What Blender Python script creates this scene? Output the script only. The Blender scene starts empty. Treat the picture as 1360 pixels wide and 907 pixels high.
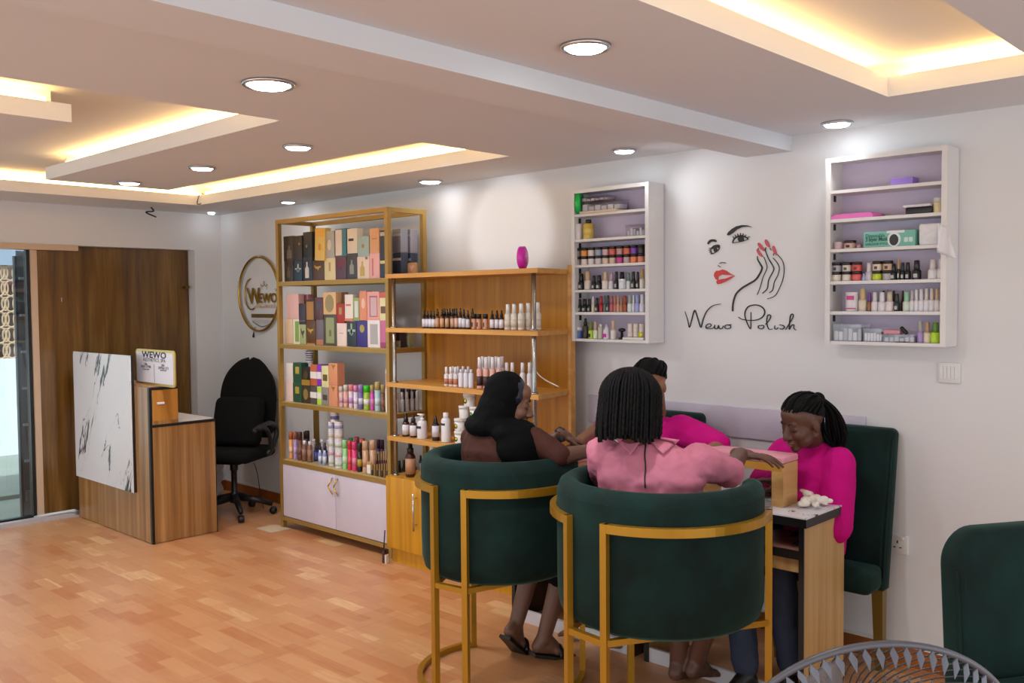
import bpy, bmesh, math, random
import numpy as np
from mathutils import Vector, Matrix, noise
random.seed(7)
SC = bpy.context.scene
COL = SC.collection
PI = math.pi
R = math.radians
# ------------------------------------------------------------------ camera
H, FPX = 1.6, 1236.5
YAW, PITCH, ROLL = .76005, .0426, -.00837
def cam_axes():
    cy, sy = math.cos(YAW), math.sin(YAW)
    f = Vector((-sy*math.cos(PITCH), cy*math.cos(PITCH), -math.sin(PITCH)))
    r = Vector((cy, sy, 0)); u = r.cross(f)
    c, s = math.cos(ROLL), math.sin(ROLL)
    return c*r+s*u, -s*r+c*u, f
CR, CU, CF = cam_axes()
CAMP = Vector((0, 0, H))
def at(px, py, ax, val):
    """point of the place behind a pixel of the 1360x907 photograph, on the plane axis ax = val"""
    d = CR*((px-680)/FPX) - CU*((py-453.5)/FPX) + CF
    return CAMP + d*((val-CAMP[ax])/d[ax])
def atd(px, py, d):
    return CAMP + (CR*((px-680)/FPX) - CU*((py-453.5)/FPX) + CF)*d
cam = bpy.data.cameras.new('camera'); cam.sensor_width = 36; cam.lens = 36*FPX/1360
cam.clip_start = .05; cam.clip_end = 100
co = bpy.data.objects.new('camera', cam); COL.objects.link(co)
co.matrix_world = Matrix(((CR.x, CU.x, -CF.x, 0), (CR.y, CU.y, -CF.y, 0), (CR.z, CU.z, -CF.z, H), (0, 0, 0, 1)))
SC.camera = co
# ------------------------------------------------------------------ materials
def lin(c):
    def f(v):
        v /= 255
        return v/12.92 if v <= .04045 else ((v+.055)/1.055)**2.4
    return (f(c[0]), f(c[1]), f(c[2]), 1)
def hx(h): return ((h >> 16) & 255, (h >> 8) & 255, h & 255)
MATS = {}
def nodes(name):
    m = bpy.data.materials.new(name); m.use_nodes = True
    nt = m.node_tree; return m, nt, nt.nodes['Principled BSDF']
def N(nt, t, **kw):
    n = nt.nodes.new(t)
    for k, v in kw.items():
        if k in n.inputs: n.inputs[k].default_value = v
        else: setattr(n, k, v)
    return n
def flat(c, rough=.5, metal=0, bump=0, bscale=40, alpha=1, sheen=0, trans=0, coat=0, var=.06, vscale=12, spec=.5):
    if isinstance(c, int): c = hx(c)
    key = (c, rough, metal, bump, bscale, alpha, sheen, trans, coat, var, vscale, spec)
    if key in MATS: return MATS[key]
    m, nt, p = nodes('mat_%02x%02x%02x' % tuple(int(v) for v in c))
    L = nt.links
    tc = N(nt, 'ShaderNodeTexCoord')
    nz = N(nt, 'ShaderNodeTexNoise'); nz.inputs['Scale'].default_value = vscale; nz.inputs['Detail'].default_value = 3
    L.new(tc.outputs['Object'], nz.inputs['Vector'])
    hs = N(nt, 'ShaderNodeHueSaturation'); hs.inputs['Color'].default_value = lin(c)
    mr = N(nt, 'ShaderNodeMapRange'); mr.inputs['To Min'].default_value = 1-var; mr.inputs['To Max'].default_value = 1+var
    L.new(nz.outputs['Fac'], mr.inputs['Value']); L.new(mr.outputs[0], hs.inputs['Value'])
    L.new(hs.outputs['Color'], p.inputs['Base Color'])
    p.inputs['Roughness'].default_value = rough; p.inputs['Metallic'].default_value = metal
    p.inputs['Alpha'].default_value = alpha; p.inputs['Specular IOR Level'].default_value = spec
    if sheen: p.inputs['Sheen Weight'].default_value = sheen; p.inputs['Sheen Roughness'].default_value = .35
    if trans: p.inputs['Transmission Weight'].default_value = trans
    if coat: p.inputs['Coat Weight'].default_value = coat
    if bump:
        nb = N(nt, 'ShaderNodeTexNoise'); nb.inputs['Scale'].default_value = bscale; nb.inputs['Detail'].default_value = 4
        L.new(tc.outputs['Object'], nb.inputs['Vector'])
        b = N(nt, 'ShaderNodeBump'); b.inputs['Strength'].default_value = bump; b.inputs['Distance'].default_value = .02
        L.new(nb.outputs['Fac'], b.inputs['Height']); L.new(b.outputs[0], p.inputs['Normal'])
    MATS[key] = m
    return m
def wood(name, cols, scale=(9, 9, .5), rough=.4, dist=1.5, coat=0, ax=2):
    """grain stretched along axis ax"""
    if name in MATS: return MATS[name]
    m, nt, p = nodes(name); L = nt.links
    tc = N(nt, 'ShaderNodeTexCoord'); mp = N(nt, 'ShaderNodeMapping')
    mp.inputs['Scale'].default_value = scale
    L.new(tc.outputs['Object'], mp.inputs['Vector'])
    n1 = N(nt, 'ShaderNodeTexNoise'); n1.inputs['Scale'].default_value = 1.6; n1.inputs['Detail'].default_value = 6; n1.inputs['Distortion'].default_value = dist*.3
    n2 = N(nt, 'ShaderNodeTexNoise'); n2.inputs['Scale'].default_value = 9; n2.inputs['Detail'].default_value = 3
    L.new(mp.outputs[0], n1.inputs['Vector']); L.new(mp.outputs[0], n2.inputs['Vector'])
    mx = N(nt, 'ShaderNodeMath', operation='MULTIPLY_ADD'); mx.inputs[1].default_value = .25
    L.new(n2.outputs['Fac'], mx.inputs[0]); L.new(n1.outputs['Fac'], mx.inputs[2])
    cr = N(nt, 'ShaderNodeValToRGB'); e = cr.color_ramp.elements
    e[0].position = .42; e[0].color = lin(hx(cols[0])); e[1].position = .86; e[1].color = lin(hx(cols[-1]))
    for i, c in enumerate(cols[1:-1]):
        k = e.new(.42+.44*(i+1)/(len(cols)-1)); k.color = lin(hx(c))
    L.new(mx.outputs[0], cr.inputs[0]); L.new(cr.outputs[0], p.inputs['Base Color'])
    p.inputs['Roughness'].default_value = rough
    if coat: p.inputs['Coat Weight'].default_value = coat; p.inputs['Coat Roughness'].default_value = .15
    MATS[name] = m; return m
def emit(name, c, s):
    if name in MATS: return MATS[name]
    m, nt, p = nodes(name)
    p.inputs['Base Color'].default_value = lin(c); p.inputs['Emission Color'].default_value = lin(c); p.inputs['Emission Strength'].default_value = s
    MATS[name] = m; return m
def marble(name, sc=2.2, base=(226, 224, 228), vein=(60, 60, 66), w=.012):
    if name in MATS: return MATS[name]
    m, nt, p = nodes(name); L = nt.links
    tc = N(nt, 'ShaderNodeTexCoord'); m0 = N(nt, 'ShaderNodeMapping'); m0.inputs['Rotation'].default_value = (0, R(-28), R(25))
    mp = N(nt, 'ShaderNodeMapping'); mp.inputs['Scale'].default_value = (sc*1.5, sc*.9, sc*.42)
    L.new(tc.outputs['Object'], m0.inputs['Vector']); L.new(m0.outputs[0], mp.inputs['Vector'])
    n1 = N(nt, 'ShaderNodeTexNoise'); n1.inputs['Scale'].default_value = 1; n1.inputs['Detail'].default_value = 5; n1.inputs['Roughness'].default_value = .55; n1.inputs['Distortion'].default_value = .5
    L.new(mp.outputs[0], n1.inputs['Vector'])
    s = N(nt, 'ShaderNodeMath', operation='SUBTRACT'); s.inputs[1].default_value = .5; L.new(n1.outputs['Fac'], s.inputs[0])
    a = N(nt, 'ShaderNodeMath', operation='ABSOLUTE'); L.new(s.outputs[0], a.inputs[0])
    n2 = N(nt, 'ShaderNodeTexNoise'); n2.inputs['Scale'].default_value = 2.5; L.new(mp.outputs[0], n2.inputs['Vector'])
    w2 = N(nt, 'ShaderNodeMapRange'); w2.inputs['From Min'].default_value = .45; w2.inputs['From Max'].default_value = .62; w2.inputs['To Min'].default_value = .001; w2.inputs['To Max'].default_value = w
    L.new(n2.outputs['Fac'], w2.inputs['Value'])
    d = N(nt, 'ShaderNodeMath', operation='DIVIDE'); L.new(a.outputs[0], d.inputs[0]); L.new(w2.outputs[0], d.inputs[1])
    cr = N(nt, 'ShaderNodeValToRGB'); e = cr.color_ramp.elements
    e[0].position = .35; e[0].color = lin(vein); e[1].position = 1; e[1].color = lin(base)
    L.new(d.outputs[0], cr.inputs[0]); L.new(cr.outputs[0], p.inputs['Base Color'])
    p.inputs['Roughness'].default_value = .22
    MATS[name] = m; return m
def glassy(name, tint=(235, 240, 242), gl=.08):
    if name in MATS: return MATS[name]
    m = bpy.data.materials.new(name); m.use_nodes = True; nt = m.node_tree; nt.nodes.clear(); L = nt.links
    o = N(nt, 'ShaderNodeOutputMaterial'); t = N(nt, 'ShaderNodeBsdfTransparent'); g = N(nt, 'ShaderNodeBsdfGlossy'); mx = N(nt, 'ShaderNodeMixShader')
    t.inputs['Color'].default_value = lin(tint); g.inputs['Roughness'].default_value = .03; mx.inputs[0].default_value = gl
    L.new(t.outputs[0], mx.inputs[1]); L.new(g.outputs[0], mx.inputs[2]); L.new(mx.outputs[0], o.inputs[0])
    MATS[name] = m; return m
def velvet():
    if 'velvet' in MATS: return MATS['velvet']
    m, nt, p = nodes('green_velvet'); L = nt.links
    tc = N(nt, 'ShaderNodeTexCoord')
    n1 = N(nt, 'ShaderNodeTexNoise'); n1.inputs['Scale'].default_value = 5; n1.inputs['Detail'].default_value = 6; n1.inputs['Roughness'].default_value = .62
    L.new(tc.outputs['Object'], n1.inputs['Vector'])
    cr = N(nt, 'ShaderNodeValToRGB'); e = cr.color_ramp.elements
    e[0].position = .3; e[0].color = lin((3, 18, 16)); e[1].position = .68; e[1].color = lin((10, 44, 39))
    L.new(n1.outputs['Fac'], cr.inputs[0]); L.new(cr.outputs[0], p.inputs['Base Color'])
    p.inputs['Roughness'].default_value = .8; p.inputs['Specular IOR Level'].default_value = .25; p.inputs['Sheen Weight'].default_value = .16; p.inputs['Sheen Roughness'].default_value = .4
    p.inputs['Sheen Tint'].default_value = lin((120, 190, 175))
    b = N(nt, 'ShaderNodeBump'); b.inputs['Strength'].default_value = .35; b.inputs['Distance'].default_value = .012
    n2 = N(nt, 'ShaderNodeTexNoise'); n2.inputs['Scale'].default_value = 9; L.new(tc.outputs['Object'], n2.inputs['Vector'])
    L.new(n2.outputs['Fac'], b.inputs['Height']); L.new(b.outputs[0], p.inputs['Normal'])
    MATS['velvet'] = m; return m
# ------------------------------------------------------------------ mesh building
class MB:
    """collects shapes in place coordinates; build() links them as ONE mesh object"""
    def __init__(s): s.v = []; s.f = []; s.sm = []
    def add(s, vs, fs, smooth=False, M=None):
        b = len(s.v)
        for q in vs:
            q = Vector(q)
            if M is not None: q = M @ q
            s.v.append(q)
        for f in fs: s.f.append(tuple(b+i for i in f)); s.sm.append(smooth)
        return s
    def box(s, x0, x1, y0, y1, z0, z1, M=None, bev=0):
        if bev:
            bev = min(bev, abs(x1-x0)*.45, abs(y1-y0)*.45, abs(z1-z0)*.45)
            bm = bmesh.new(); bmesh.ops.create_cube(bm, size=1)
            for v in bm.verts: v.co = Vector(((x0+x1)/2+v.co.x*(x1-x0), (y0+y1)/2+v.co.y*(y1-y0), (z0+z1)/2+v.co.z*(z1-z0)))
            bmesh.ops.bevel(bm, geom=bm.edges[:], offset=bev, segments=3, affect='EDGES', profile=.5)
            bm.verts.index_update()
            s.add([v.co.copy() for v in bm.verts], [[v.index for v in f.verts] for f in bm.faces], True, M); bm.free(); return s
        v = [(x, y, z) for z in (z0, z1) for y in (y0, y1) for x in (x0, x1)]
        return s.add(v, [(0, 2, 3, 1), (4, 5, 7, 6), (0, 1, 5, 4), (2, 6, 7, 3), (0, 4, 6, 2), (1, 3, 7, 5)], False, M)
    def lathe(s, c, prof, n=16, M=None, smooth=True, sx=1, sy=1, a0=0):
        """prof: list of (r, z) bottom to top about the vertical axis through c"""
        vs = []; fs = []; m = len(prof)
        for i in range(n):
            a = a0+2*PI*i/n
            for r, z in prof: vs.append((c[0]+r*sx*math.cos(a), c[1]+r*sy*math.sin(a), c[2]+z))
        for i in range(n):
            j = (i+1) % n
            for k in range(m-1): fs.append((i*m+k, j*m+k, j*m+k+1, i*m+k+1))
        b = len(vs)
        if prof[0][0] > 1e-6: fs.append(tuple(i*m for i in range(n-1, -1, -1)))
        if prof[-1][0] > 1e-6: fs.append(tuple(i*m+m-1 for i in range(n)))
        return s.add(vs, fs, smooth, M)
    def tube(s, pts, r, n=8, closed=False, up=None, M=None, caps=True, smooth=True, rr=None, a0=0, flat=1.0):
        pts = [Vector(p) for p in pts]; m = len(pts); vs = []; fs = []
        prev = None
        for i, p in enumerate(pts):
            if closed: t = pts[(i+1) % m]-pts[i-1]
            else: t = pts[min(i+1, m-1)]-pts[max(i-1, 0)]
            t.normalize()
            if up is not None: sd = t.cross(Vector(up)).normalized()
            elif prev is None:
                q = Vector((0, 0, 1)) if abs(t.z) < .9 else Vector((1, 0, 0)); sd = t.cross(q).normalized()
            else: sd = (prev-t*prev.dot(t)).normalized()
            prev = sd; w = sd.cross(t).normalized()
            rad = rr[i] if rr else r
            for k in range(n):
                a = a0+2*PI*k/n
                vs.append(p+(sd*math.cos(a)*rad+w*math.sin(a)*rad*flat))
        L = m if closed else m-1
        for i in range(L):
            j = (i+1) % m
            for k in range(n):
                l = (k+1) % n; fs.append((i*n+k, i*n+l, j*n+l, j*n+k))
        if not closed and caps: fs.append(tuple(range(n-1, -1, -1))); fs.append(tuple((m-1)*n+k for k in range(n)))
        return s.add(vs, fs, smooth, M)
    def sq(s, pts, w, closed=False, up=(0, 0, 1), h=None):
        """square section bar along a path"""
        return s.tube(pts, w/2*math.sqrt(2), 4, closed, up, smooth=False, a0=PI/4, flat=1 if h is None else h/w)
    def ball(s, c, r, n=12, M=None):
        """ellipsoid, r = radius or three radii"""
        if not hasattr(r, '__len__'): r = (r, r, r)
        T = Matrix.Translation(Vector(c)) @ Matrix.Diagonal((r[0], r[1], r[2], 1))
        if M is not None: T = M @ T
        pr = [(math.cos(R(a)) if abs(a) < 90 else 0, math.sin(R(a))) for a in [-90+180*i/(n//2+2) for i in range(n//2+3)]]
        return s.lathe((0, 0, 0), pr, n, T)
    def cap(s, a, b, ra, rb, n=12):
        """tapered limb with rounded ends"""
        a, b = Vector(a), Vector(b); d = b-a; L = d.length
        if L < 1e-6: return s.ball(a, ra, n)
        M = Matrix.Translation(a) @ Vector((0, 0, 1)).rotation_difference(d/L).to_matrix().to_4x4()
        pr = [(ra*math.cos(R(t)) if t > -90 else 0, ra*math.sin(R(t))) for t in (-90, -60, -30, 0)]
        pr += [(rb*math.cos(R(t)) if t < 90 else 0, L+rb*math.sin(R(t))) for t in (0, 30, 60, 90)]
        return s.lathe((0, 0, 0), pr, n, M)
    def chain(s, pts, rs, n=12):
        for i in range(len(pts)-1): s.cap(pts[i], pts[i+1], rs[i], rs[i+1], n)
        return s
    def prism(s, poly, z0, z1, M=None, smooth=False):
        n = len(poly); vs = [(x, y, z0) for x, y in poly]+[(x, y, z1) for x, y in poly]
        fs = [tuple(range(n-1, -1, -1)), tuple(range(n, 2*n))]+[(i, (i+1) % n, n+(i+1) % n, n+i) for i in range(n)]
        return s.add(vs, fs, smooth, M)
    def build(s, name, mat, parent=None, origin=None, bevel=0, remesh=0, smooth=0, disp=0, dscale=.1):
        if parent is not None: o0 = Vector(parent['_w'])
        elif origin is not None: o0 = Vector(origin)
        else:
            xs = [v.x for v in s.v]; ys = [v.y for v in s.v]; zs = [v.z for v in s.v]
            o0 = Vector(((min(xs)+max(xs))/2, (min(ys)+max(ys))/2, min(zs)))
        me = bpy.data.meshes.new(name); me.from_pydata([v-o0 for v in s.v], [], s.f)
        me.polygons.foreach_set('use_smooth', s.sm)
        bm = bmesh.new(); bm.from_mesh(me); bmesh.ops.recalc_face_normals(bm, faces=bm.faces[:]); bm.to_mesh(me); bm.free()
        me.materials.append(mat)
        o = bpy.data.objects.new(name, me); COL.objects.link(o)
        if parent is not None: o.parent = parent; o['_w'] = list(o0)
        else: o.location = o0; o['_w'] = list(o0)
        if bevel:
            md = o.modifiers.new('bevel', 'BEVEL'); md.width = bevel; md.segments = 2; md.limit_method = 'ANGLE'
        if remesh:
            md = o.modifiers.new('remesh', 'REMESH'); md.mode = 'VOXEL'; md.voxel_size = remesh; md.use_smooth_shade = True
            if smooth: md = o.modifiers.new('smooth', 'SMOOTH'); md.factor = .5; md.iterations = smooth
            if disp:
                tx = bpy.data.textures.new(name+'_folds', 'CLOUDS'); tx.noise_scale = dscale
                md = o.modifiers.new('folds', 'DISPLACE'); md.texture = tx; md.strength = disp; md.texture_coords = 'GLOBAL'
        return o
def tag(o, label=None, cat=None, group=None, kind=None):
    if label:
        for a, b in ((' on the top tier of the gold stand', ', top tier of gold stand'), (' of the top tier of the gold stand', ' of gold stand top tier'), ('the top tier of the gold stand', 'top tier of gold stand'), (' on the second tier of the gold stand', ', second tier of gold stand'),
                     (' on the third tier of the gold stand', ', third tier of gold stand'), (' on the fourth tier of the gold stand', ', fourth tier of gold stand'), (' of the gold stand', ' of gold stand'),
                     (' on the upper shelf of the wooden unit', ', upper shelf of wooden unit'), (' of the wooden unit', ' of wooden unit'), (' of the right wall cabinet', ', right wall cabinet'), (' of the left wall cabinet', ', left wall cabinet'),
                     ('nail polish bottle', 'polish bottle'), (' from the left', ' from left'), (' from the front', ' from front'), (' from the bottom', ' from bottom'), (' from the peach', ' from peach'), ('small powder jar with a black lid', 'small black lidded powder jar'),
                     ('powder jar with a black lid', 'black lidded powder jar'), (', lower row, top', ', lower row of top'), (' on the upper wooden shelf', ', upper wooden shelf'), ('in the upper row', 'in upper row'), ('in the lower row', 'in lower row'), ('one of a pair', 'of a pair')):
            label = label.replace(a, b)
        if len(label.split()) > 16: print('LONG', len(label.split()), label)
        o['label'] = label
    if cat: o['category'] = cat
    if group: o['group'] = group
    if kind: o['kind'] = kind
    return o
def thing(name, loc, label, cat, group=None):
    o = bpy.data.objects.new(name, None); COL.objects.link(o); o.location = loc; o.empty_display_size = .05
    o['_w'] = list(loc); return tag(o, label, cat, group)
def struct(name, mb, mat, **k): return tag(mb.build(name, mat, **k), kind='structure')
def place(root, loc, rz=0):
    root.location = loc; root.rotation_euler = (0, 0, rz); return root
def dup(o, parent=None):
    c = o.copy(); COL.objects.link(c)
    if parent is not None: c.parent = parent
    for ch in list(o.children): dup(ch, c)
    return c
def text_mb(txt, M, size=.1, depth=.001, shear=0, sp=1.0, wx=1.0, align='CENTER', bold=0):
    """lettering as a mesh; M maps the text's own plane (x right, y up, z towards reader) to the place"""
    cu = bpy.data.curves.new('t', 'FONT'); cu.body = txt; cu.size = size; cu.extrude = depth; cu.align_x = align
    cu.shear = shear; cu.space_character = sp; cu.offset = bold
    cu.resolution_u = 3
    ob = bpy.data.objects.new('t', cu); COL.objects.link(ob)
    dg = bpy.context.evaluated_depsgraph_get()
    me = bpy.data.meshes.new_from_object(ob.evaluated_get(dg))
    mb = MB(); S = Matrix.Diagonal((wx, 1, 1, 1))
    mb.add([v.co.copy() for v in me.vertices], [tuple(p.vertices) for p in me.polygons], False, M @ S)
    bpy.data.objects.remove(ob); bpy.data.curves.remove(cu); bpy.data.meshes.remove(me)
    return mb
def wallM(x, y, z):
    """text plane on something facing -Y"""
    return Matrix(((1, 0, 0, x), (0, 0, -1, y), (0, 1, 0, z), (0, 0, 0, 1)))
def spline(pts, n=8, closed=False):
    pts = [Vector(p) for p in pts]; out = []; m = len(pts)
    for i in range(m if closed else m-1):
        g = (lambda k: pts[k % m]) if closed else (lambda k: pts[max(0, min(m-1, k))])
        a, b, c, d = g(i-1), g(i), g(i+1), g(i+2)
        for j in range(n):
            t = j/n
            out.append(.5*((2*b)+(c-a)*t+(2*a-5*b+4*c-d)*t*t+(3*b-a-3*c+d)*t**3))
    if not closed: out.append(pts[-1])
    return out
# ================================================================== the room
XW, YW, ZC = -7.30, 4.08, 2.36
wallm = flat((222, 221, 222), .75, bump=.05, bscale=6, var=.02, vscale=1.5)
ceilm = flat((220, 222, 227), .8, var=.015, vscale=1)
white = flat((228, 226, 228), .45)
# floor: ceramic tiles printed as short wooden strips
def floor_mat():
    m, nt, p = nodes('strip_tiles'); L = nt.links
    tc = N(nt, 'ShaderNodeTexCoord')
    def brick(w, h, off, c1, c2, mort, mc, mp=None):
        b = N(nt, 'ShaderNodeTexBrick'); b.offset = off; b.inputs['Scale'].default_value = 1
        b.inputs['Brick Width'].default_value = w; b.inputs['Row Height'].default_value = h
        b.inputs['Mortar Size'].default_value = mort; b.inputs['Color1'].default_value = lin(c1); b.inputs['Color2'].default_value = lin(c2)
        b.inputs['Mortar'].default_value = lin(mc); b.inputs['Bias'].default_value = 0; b.inputs['Mortar Smooth'].default_value = 0
        L.new((mp or tc).outputs['Object' if mp is None else 0], b.inputs['Vector']); return b
    mp = N(nt, 'ShaderNodeMapping'); mp.inputs['Location'].default_value = (.07, .03, 0)
    L.new(tc.outputs['Object'], mp.inputs['Vector'])
    a = brick(.26, .078, .37, (255, 255, 255), (0, 0, 0), 0, (128, 128, 128))
    c = brick(.47, .17, .5, (255, 255, 255), (0, 0, 0), 0, (128, 128, 128), mp)
    mx0 = N(nt, 'ShaderNodeMix', data_type='RGBA'); mx0.inputs[0].default_value = .3
    L.new(a.outputs[0], mx0.inputs[6]); L.new(c.outputs[0], mx0.inputs[7])
    g = N(nt, 'ShaderNodeMapping'); g.inputs['Scale'].default_value = (2.2, 16, 1); L.new(tc.outputs['Object'], g.inputs['Vector'])
    nz = N(nt, 'ShaderNodeTexNoise'); nz.inputs['Scale'].default_value = 3; nz.inputs['Detail'].default_value = 6; nz.inputs['Roughness'].default_value = .6; nz.inputs['Distortion'].default_value = .6
    L.new(g.outputs[0], nz.inputs['Vector'])
    mx = N(nt, 'ShaderNodeMix', data_type='RGBA'); mx.inputs[0].default_value = .36
    L.new(mx0.outputs[2], mx.inputs[6]); L.new(nz.outputs['Fac'], mx.inputs[7])
    cr = N(nt, 'ShaderNodeValToRGB'); e = cr.color_ramp.elements
    e[0].position = .16; e[0].color = lin((190, 120, 74)); e[1].position = .84; e[1].color = lin((232, 190, 140))
    k = e.new(.42); k.color = lin((202, 142, 97)); k = e.new(.7); k.color = lin((211, 155, 108))
    L.new(mx.outputs[2], cr.inputs[0])
    t = brick(1.20, 1.20, 0, (255, 255, 255), (255, 255, 255), .002, (225, 210, 200), mp)
    mm = N(nt, 'ShaderNodeMix', data_type='RGBA', blend_type='MULTIPLY'); mm.inputs[0].default_value = .7
    L.new(cr.outputs[0], mm.inputs[6]); L.new(t.outputs[0], mm.inputs[7]); L.new(mm.outputs[2], p.inputs['Base Color'])
    p.inputs['Roughness'].default_value = .32; p.inputs['Specular IOR Level'].default_value = .45
    return m
struct('floor', MB().box(XW-.12, 2.2, -2.6, YW+.02, -.1, 0), floor_mat(), origin=(0, 0, 0))
struct('wall_back', MB().box(XW-.15, 2.2, YW, YW+.15, 0, 2.6), wallm)
wl = MB()
wl.box(XW-.16, XW, 3.835, YW, 0, 2.6); wl.box(XW-.16, XW, -2.6, 3.835, 2.055, 2.6)
struct('wall_left', wl, wallm)
# baseboards: reddish brown tile with a pale top line
bbm = wood('skirting_tile', [0x7a3f1a, 0x93521f, 0xa9642d], (1, 1, 1), .35)
struct('baseboard_back', MB().box(XW, 2.2, YW-.012, YW, 0, .085), bbm)
struct('trim_1', MB().box(XW, 2.2, YW-.016, YW, .085, .097), flat((222, 214, 208), .6))
struct('baseboard_left', MB().box(XW, XW+.012, 3.84, YW-.012, 0, .085), bbm)
# ceiling: dropped slab with cut-outs round raised panels lit by hidden strips
ZT, ZR = 2.434, 2.50
xs = [XW-.15, -6.68, -5.94, -5.2, -4.01, -3.38, -1.41, -.86, 4.2]  # last bay is an unseen overhang, added to keep the sun off the floor
ys = [-2.6, -.6, .6, 1.575, 2.17, 2.94, 3.55, YW]
def raised(x, y):
    if -6.68 < x < -3.38 and 2.94 < y < 3.55: return True
    if -6.68 < x < -5.94 and -.6 < y < 2.94: return True
    if -5.94 < x < -3.38 and -.6 < y < 2.17: return not (-5.2 < x < -4.01 and y < 1.575)
    if -1.41 < x < -.86 and .6 < y < 3.55: return True
    return False
cl = MB()
for i in range(len(xs)-1):
    for j in range(len(ys)-1):
        if not raised((xs[i]+xs[i+1])/2, (ys[j]+ys[j+1])/2):
            cl.box(xs[i], xs[i+1], ys[j], ys[j+1], ZC, ZT)
cl.box(XW-.15, 4.2, -2.6, YW, ZR, ZR+.1)
s = .11                        # the upper walls stand back behind the lip
for b in ((XW-.15, -6.68-s, -2.6, YW), (-6.68-s, 4.2, 3.55+s, YW), (-3.38+s, -1.41-s, -2.6, 3.55+s), (-.86+s, 4.2, -2.6, 3.55+s),
          (-5.94+.04, -3.38+s, 2.17+s, 2.94-s), (-5.2+s, -4.01-s, -2.6, 1.575-.04), (-6.7, -3.3, -2.6, -.6-s), (-1.6, -.7, -2.6, .6-s)):
    cl.box(*b, ZT-.001, ZR+.01)
struct('ceiling', cl, ceilm)
struct('trim_2', MB().box(-2.31, -2.065, -2.6, YW, 2.29, ZC+.001), ceilm)      # boxed beam
# LED strips lying behind the lips
ledm = emit('led_warm', (255, 205, 125), 14)
def led(name_lab, x0, x1, y0, y1, **k):
    o = MB().box(x0, x1, y0, y1, ZT+.004, ZT+.02).build('led_strip', ledm)
    tag(o, name_lab, 'led strip')
def ring(pts, lab):
    mb = MB()
    for (x0, x1, y0, y1) in pts: mb.box(x0, x1, y0, y1, ZT+.006, ZT+.028)
    tag(mb.build('led_strip', ledm), lab, 'led strip')
w = .02
ring([(-6.66, -3.40, 3.60, 3.60+w)], 'warm glowing light strip in the ceiling recess nearest the tall gold display stand')
ring([(-6.755, -6.755+w, -.5, 3.6)], 'warm glowing light strip in the ceiling recess above the wooden sliding door')
ring([(-5.8, -3.42, 2.235, 2.235+w)], 'warm glowing light strip on the ceiling tongue that carries three downlights')
ring([(-4.095, -4.095+w, -.5, 1.50)], 'warm glowing light strip at the far left top edge of the photo')
ring([(-1.39, -.88, 3.615, 3.615+w)], 'short warm light strip of the right ceiling recess, the end parallel to the back wall')
ring([(-1.49, -1.49+w, .65, 3.6)], 'long warm light strip of the right ceiling recess, running away from the back wall')
ring([(-5.8, -3.30, 2.86, 2.86+w)], 'hidden warm light strip on the far edge of the ceiling tongue')
ring([(-3.33, -3.33+w, 2.98, 3.5)], 'short warm light strip at the right end of the far ceiling recess')
ring([(-3.33, -3.33+w, -.5, 2.13)], 'warm light strip behind the right lip of the near ceiling recess')
ring([(-5.90, -5.90+w, 2.26, 2.85)], 'short warm light strip at the left end of the ceiling tongue')
ring([(-.81, -.81+w, .65, 3.6)], 'warm light strip behind the right lip of the right ceiling recess')
ring([(-1.39, -.88, .55-w, .55)], 'short warm light strip at the near end of the right ceiling recess')
# downlights
chrome = flat((205, 208, 212), .2, 1)
lens = emit('lamp_lens', (240, 248, 255), 20)
def downlight(x, y, r, lab, power, size=140, aim=None):
    r *= 1.18
    t = thing('downlight', (x, y, ZC), lab, 'ceiling light', 'recessed ceiling downlights')
    r = r
    MB().lathe((x, y, ZC), [(r*.87, -.001), (r*.87, -.010), (r*.95, -.012), (r*1.02, -.008), (r*1.05, -.001)], 32).build('trim_ring', chrome, t)
    MB().lathe((x, y, ZC), [(0, -.016), (r*.7, -.015), (r*.86, -.006), (r*.86, -.001)], 32).build('lens', lens, t)
    l = bpy.data.lights.new('downlight_beam', 'SPOT'); l.energy = power; l.spot_size = R(size); l.spot_blend = .9; l.shadow_soft_size = .06; l.color = (.92, .96, 1)
    lo = bpy.data.objects.new('downlight_beam', l); COL.objects.link(lo); lo.parent = t; lo.location = (0, 0, -.075); lo['kind'] = 'helper'
    if aim: lo.rotation_euler = Vector((0, 0, -1)).rotation_difference(Vector(aim)).to_euler()
DP = 12
for x, y, r, lab in (
        (-2.84, 1.78, .075, 'large lit downlight in the ceiling left of the boxed beam, nearest of that side'),
        (-1.77, 2.19, .062, 'lit downlight between the boxed beam and the right light recess'),
        (-1.77, 3.91, .055, 'lit downlight close to the back wall above the right polish cabinet'),
        (-2.84, 3.82, .05, 'lit downlight close to the back wall above the left polish cabinet'),
        (-4.40, 3.90, .065, 'lit downlight above the wooden shelf unit'),
        (-3.87, 2.58, .06, 'rightmost of the three lit downlights on the ceiling tongue'),
        (-4.82, 2.59, .06, 'middle one of the three lit downlights on the ceiling tongue'),
        (-5.71, 2.58, .06, 'leftmost of the three lit downlights on the ceiling tongue')):
    if y < 3.7: downlight(x, y, r, lab, 36, 165)
    elif x < -4: downlight(x, y, r, lab, 1.5, 140)
    elif x < -2: downlight(x, y, r, lab, 5, 110, (.85, .22, -.45))
    else: downlight(x, y, r, lab, 7, 130, (.15, .0, -1))
downlight(-5.99, 3.90, .05, 'lit downlight hidden in glare above the tall gold display stand', 5, 100, (.8, .1, -1))
tag(MB().lathe((-7.16, 3.92, ZC), [(0, -.012), (.02, -.012), (.028, 0)], 16).build('ceiling_lamp', lens), 'tiny lit spot lamp in the ceiling corner', 'ceiling light')
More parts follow.
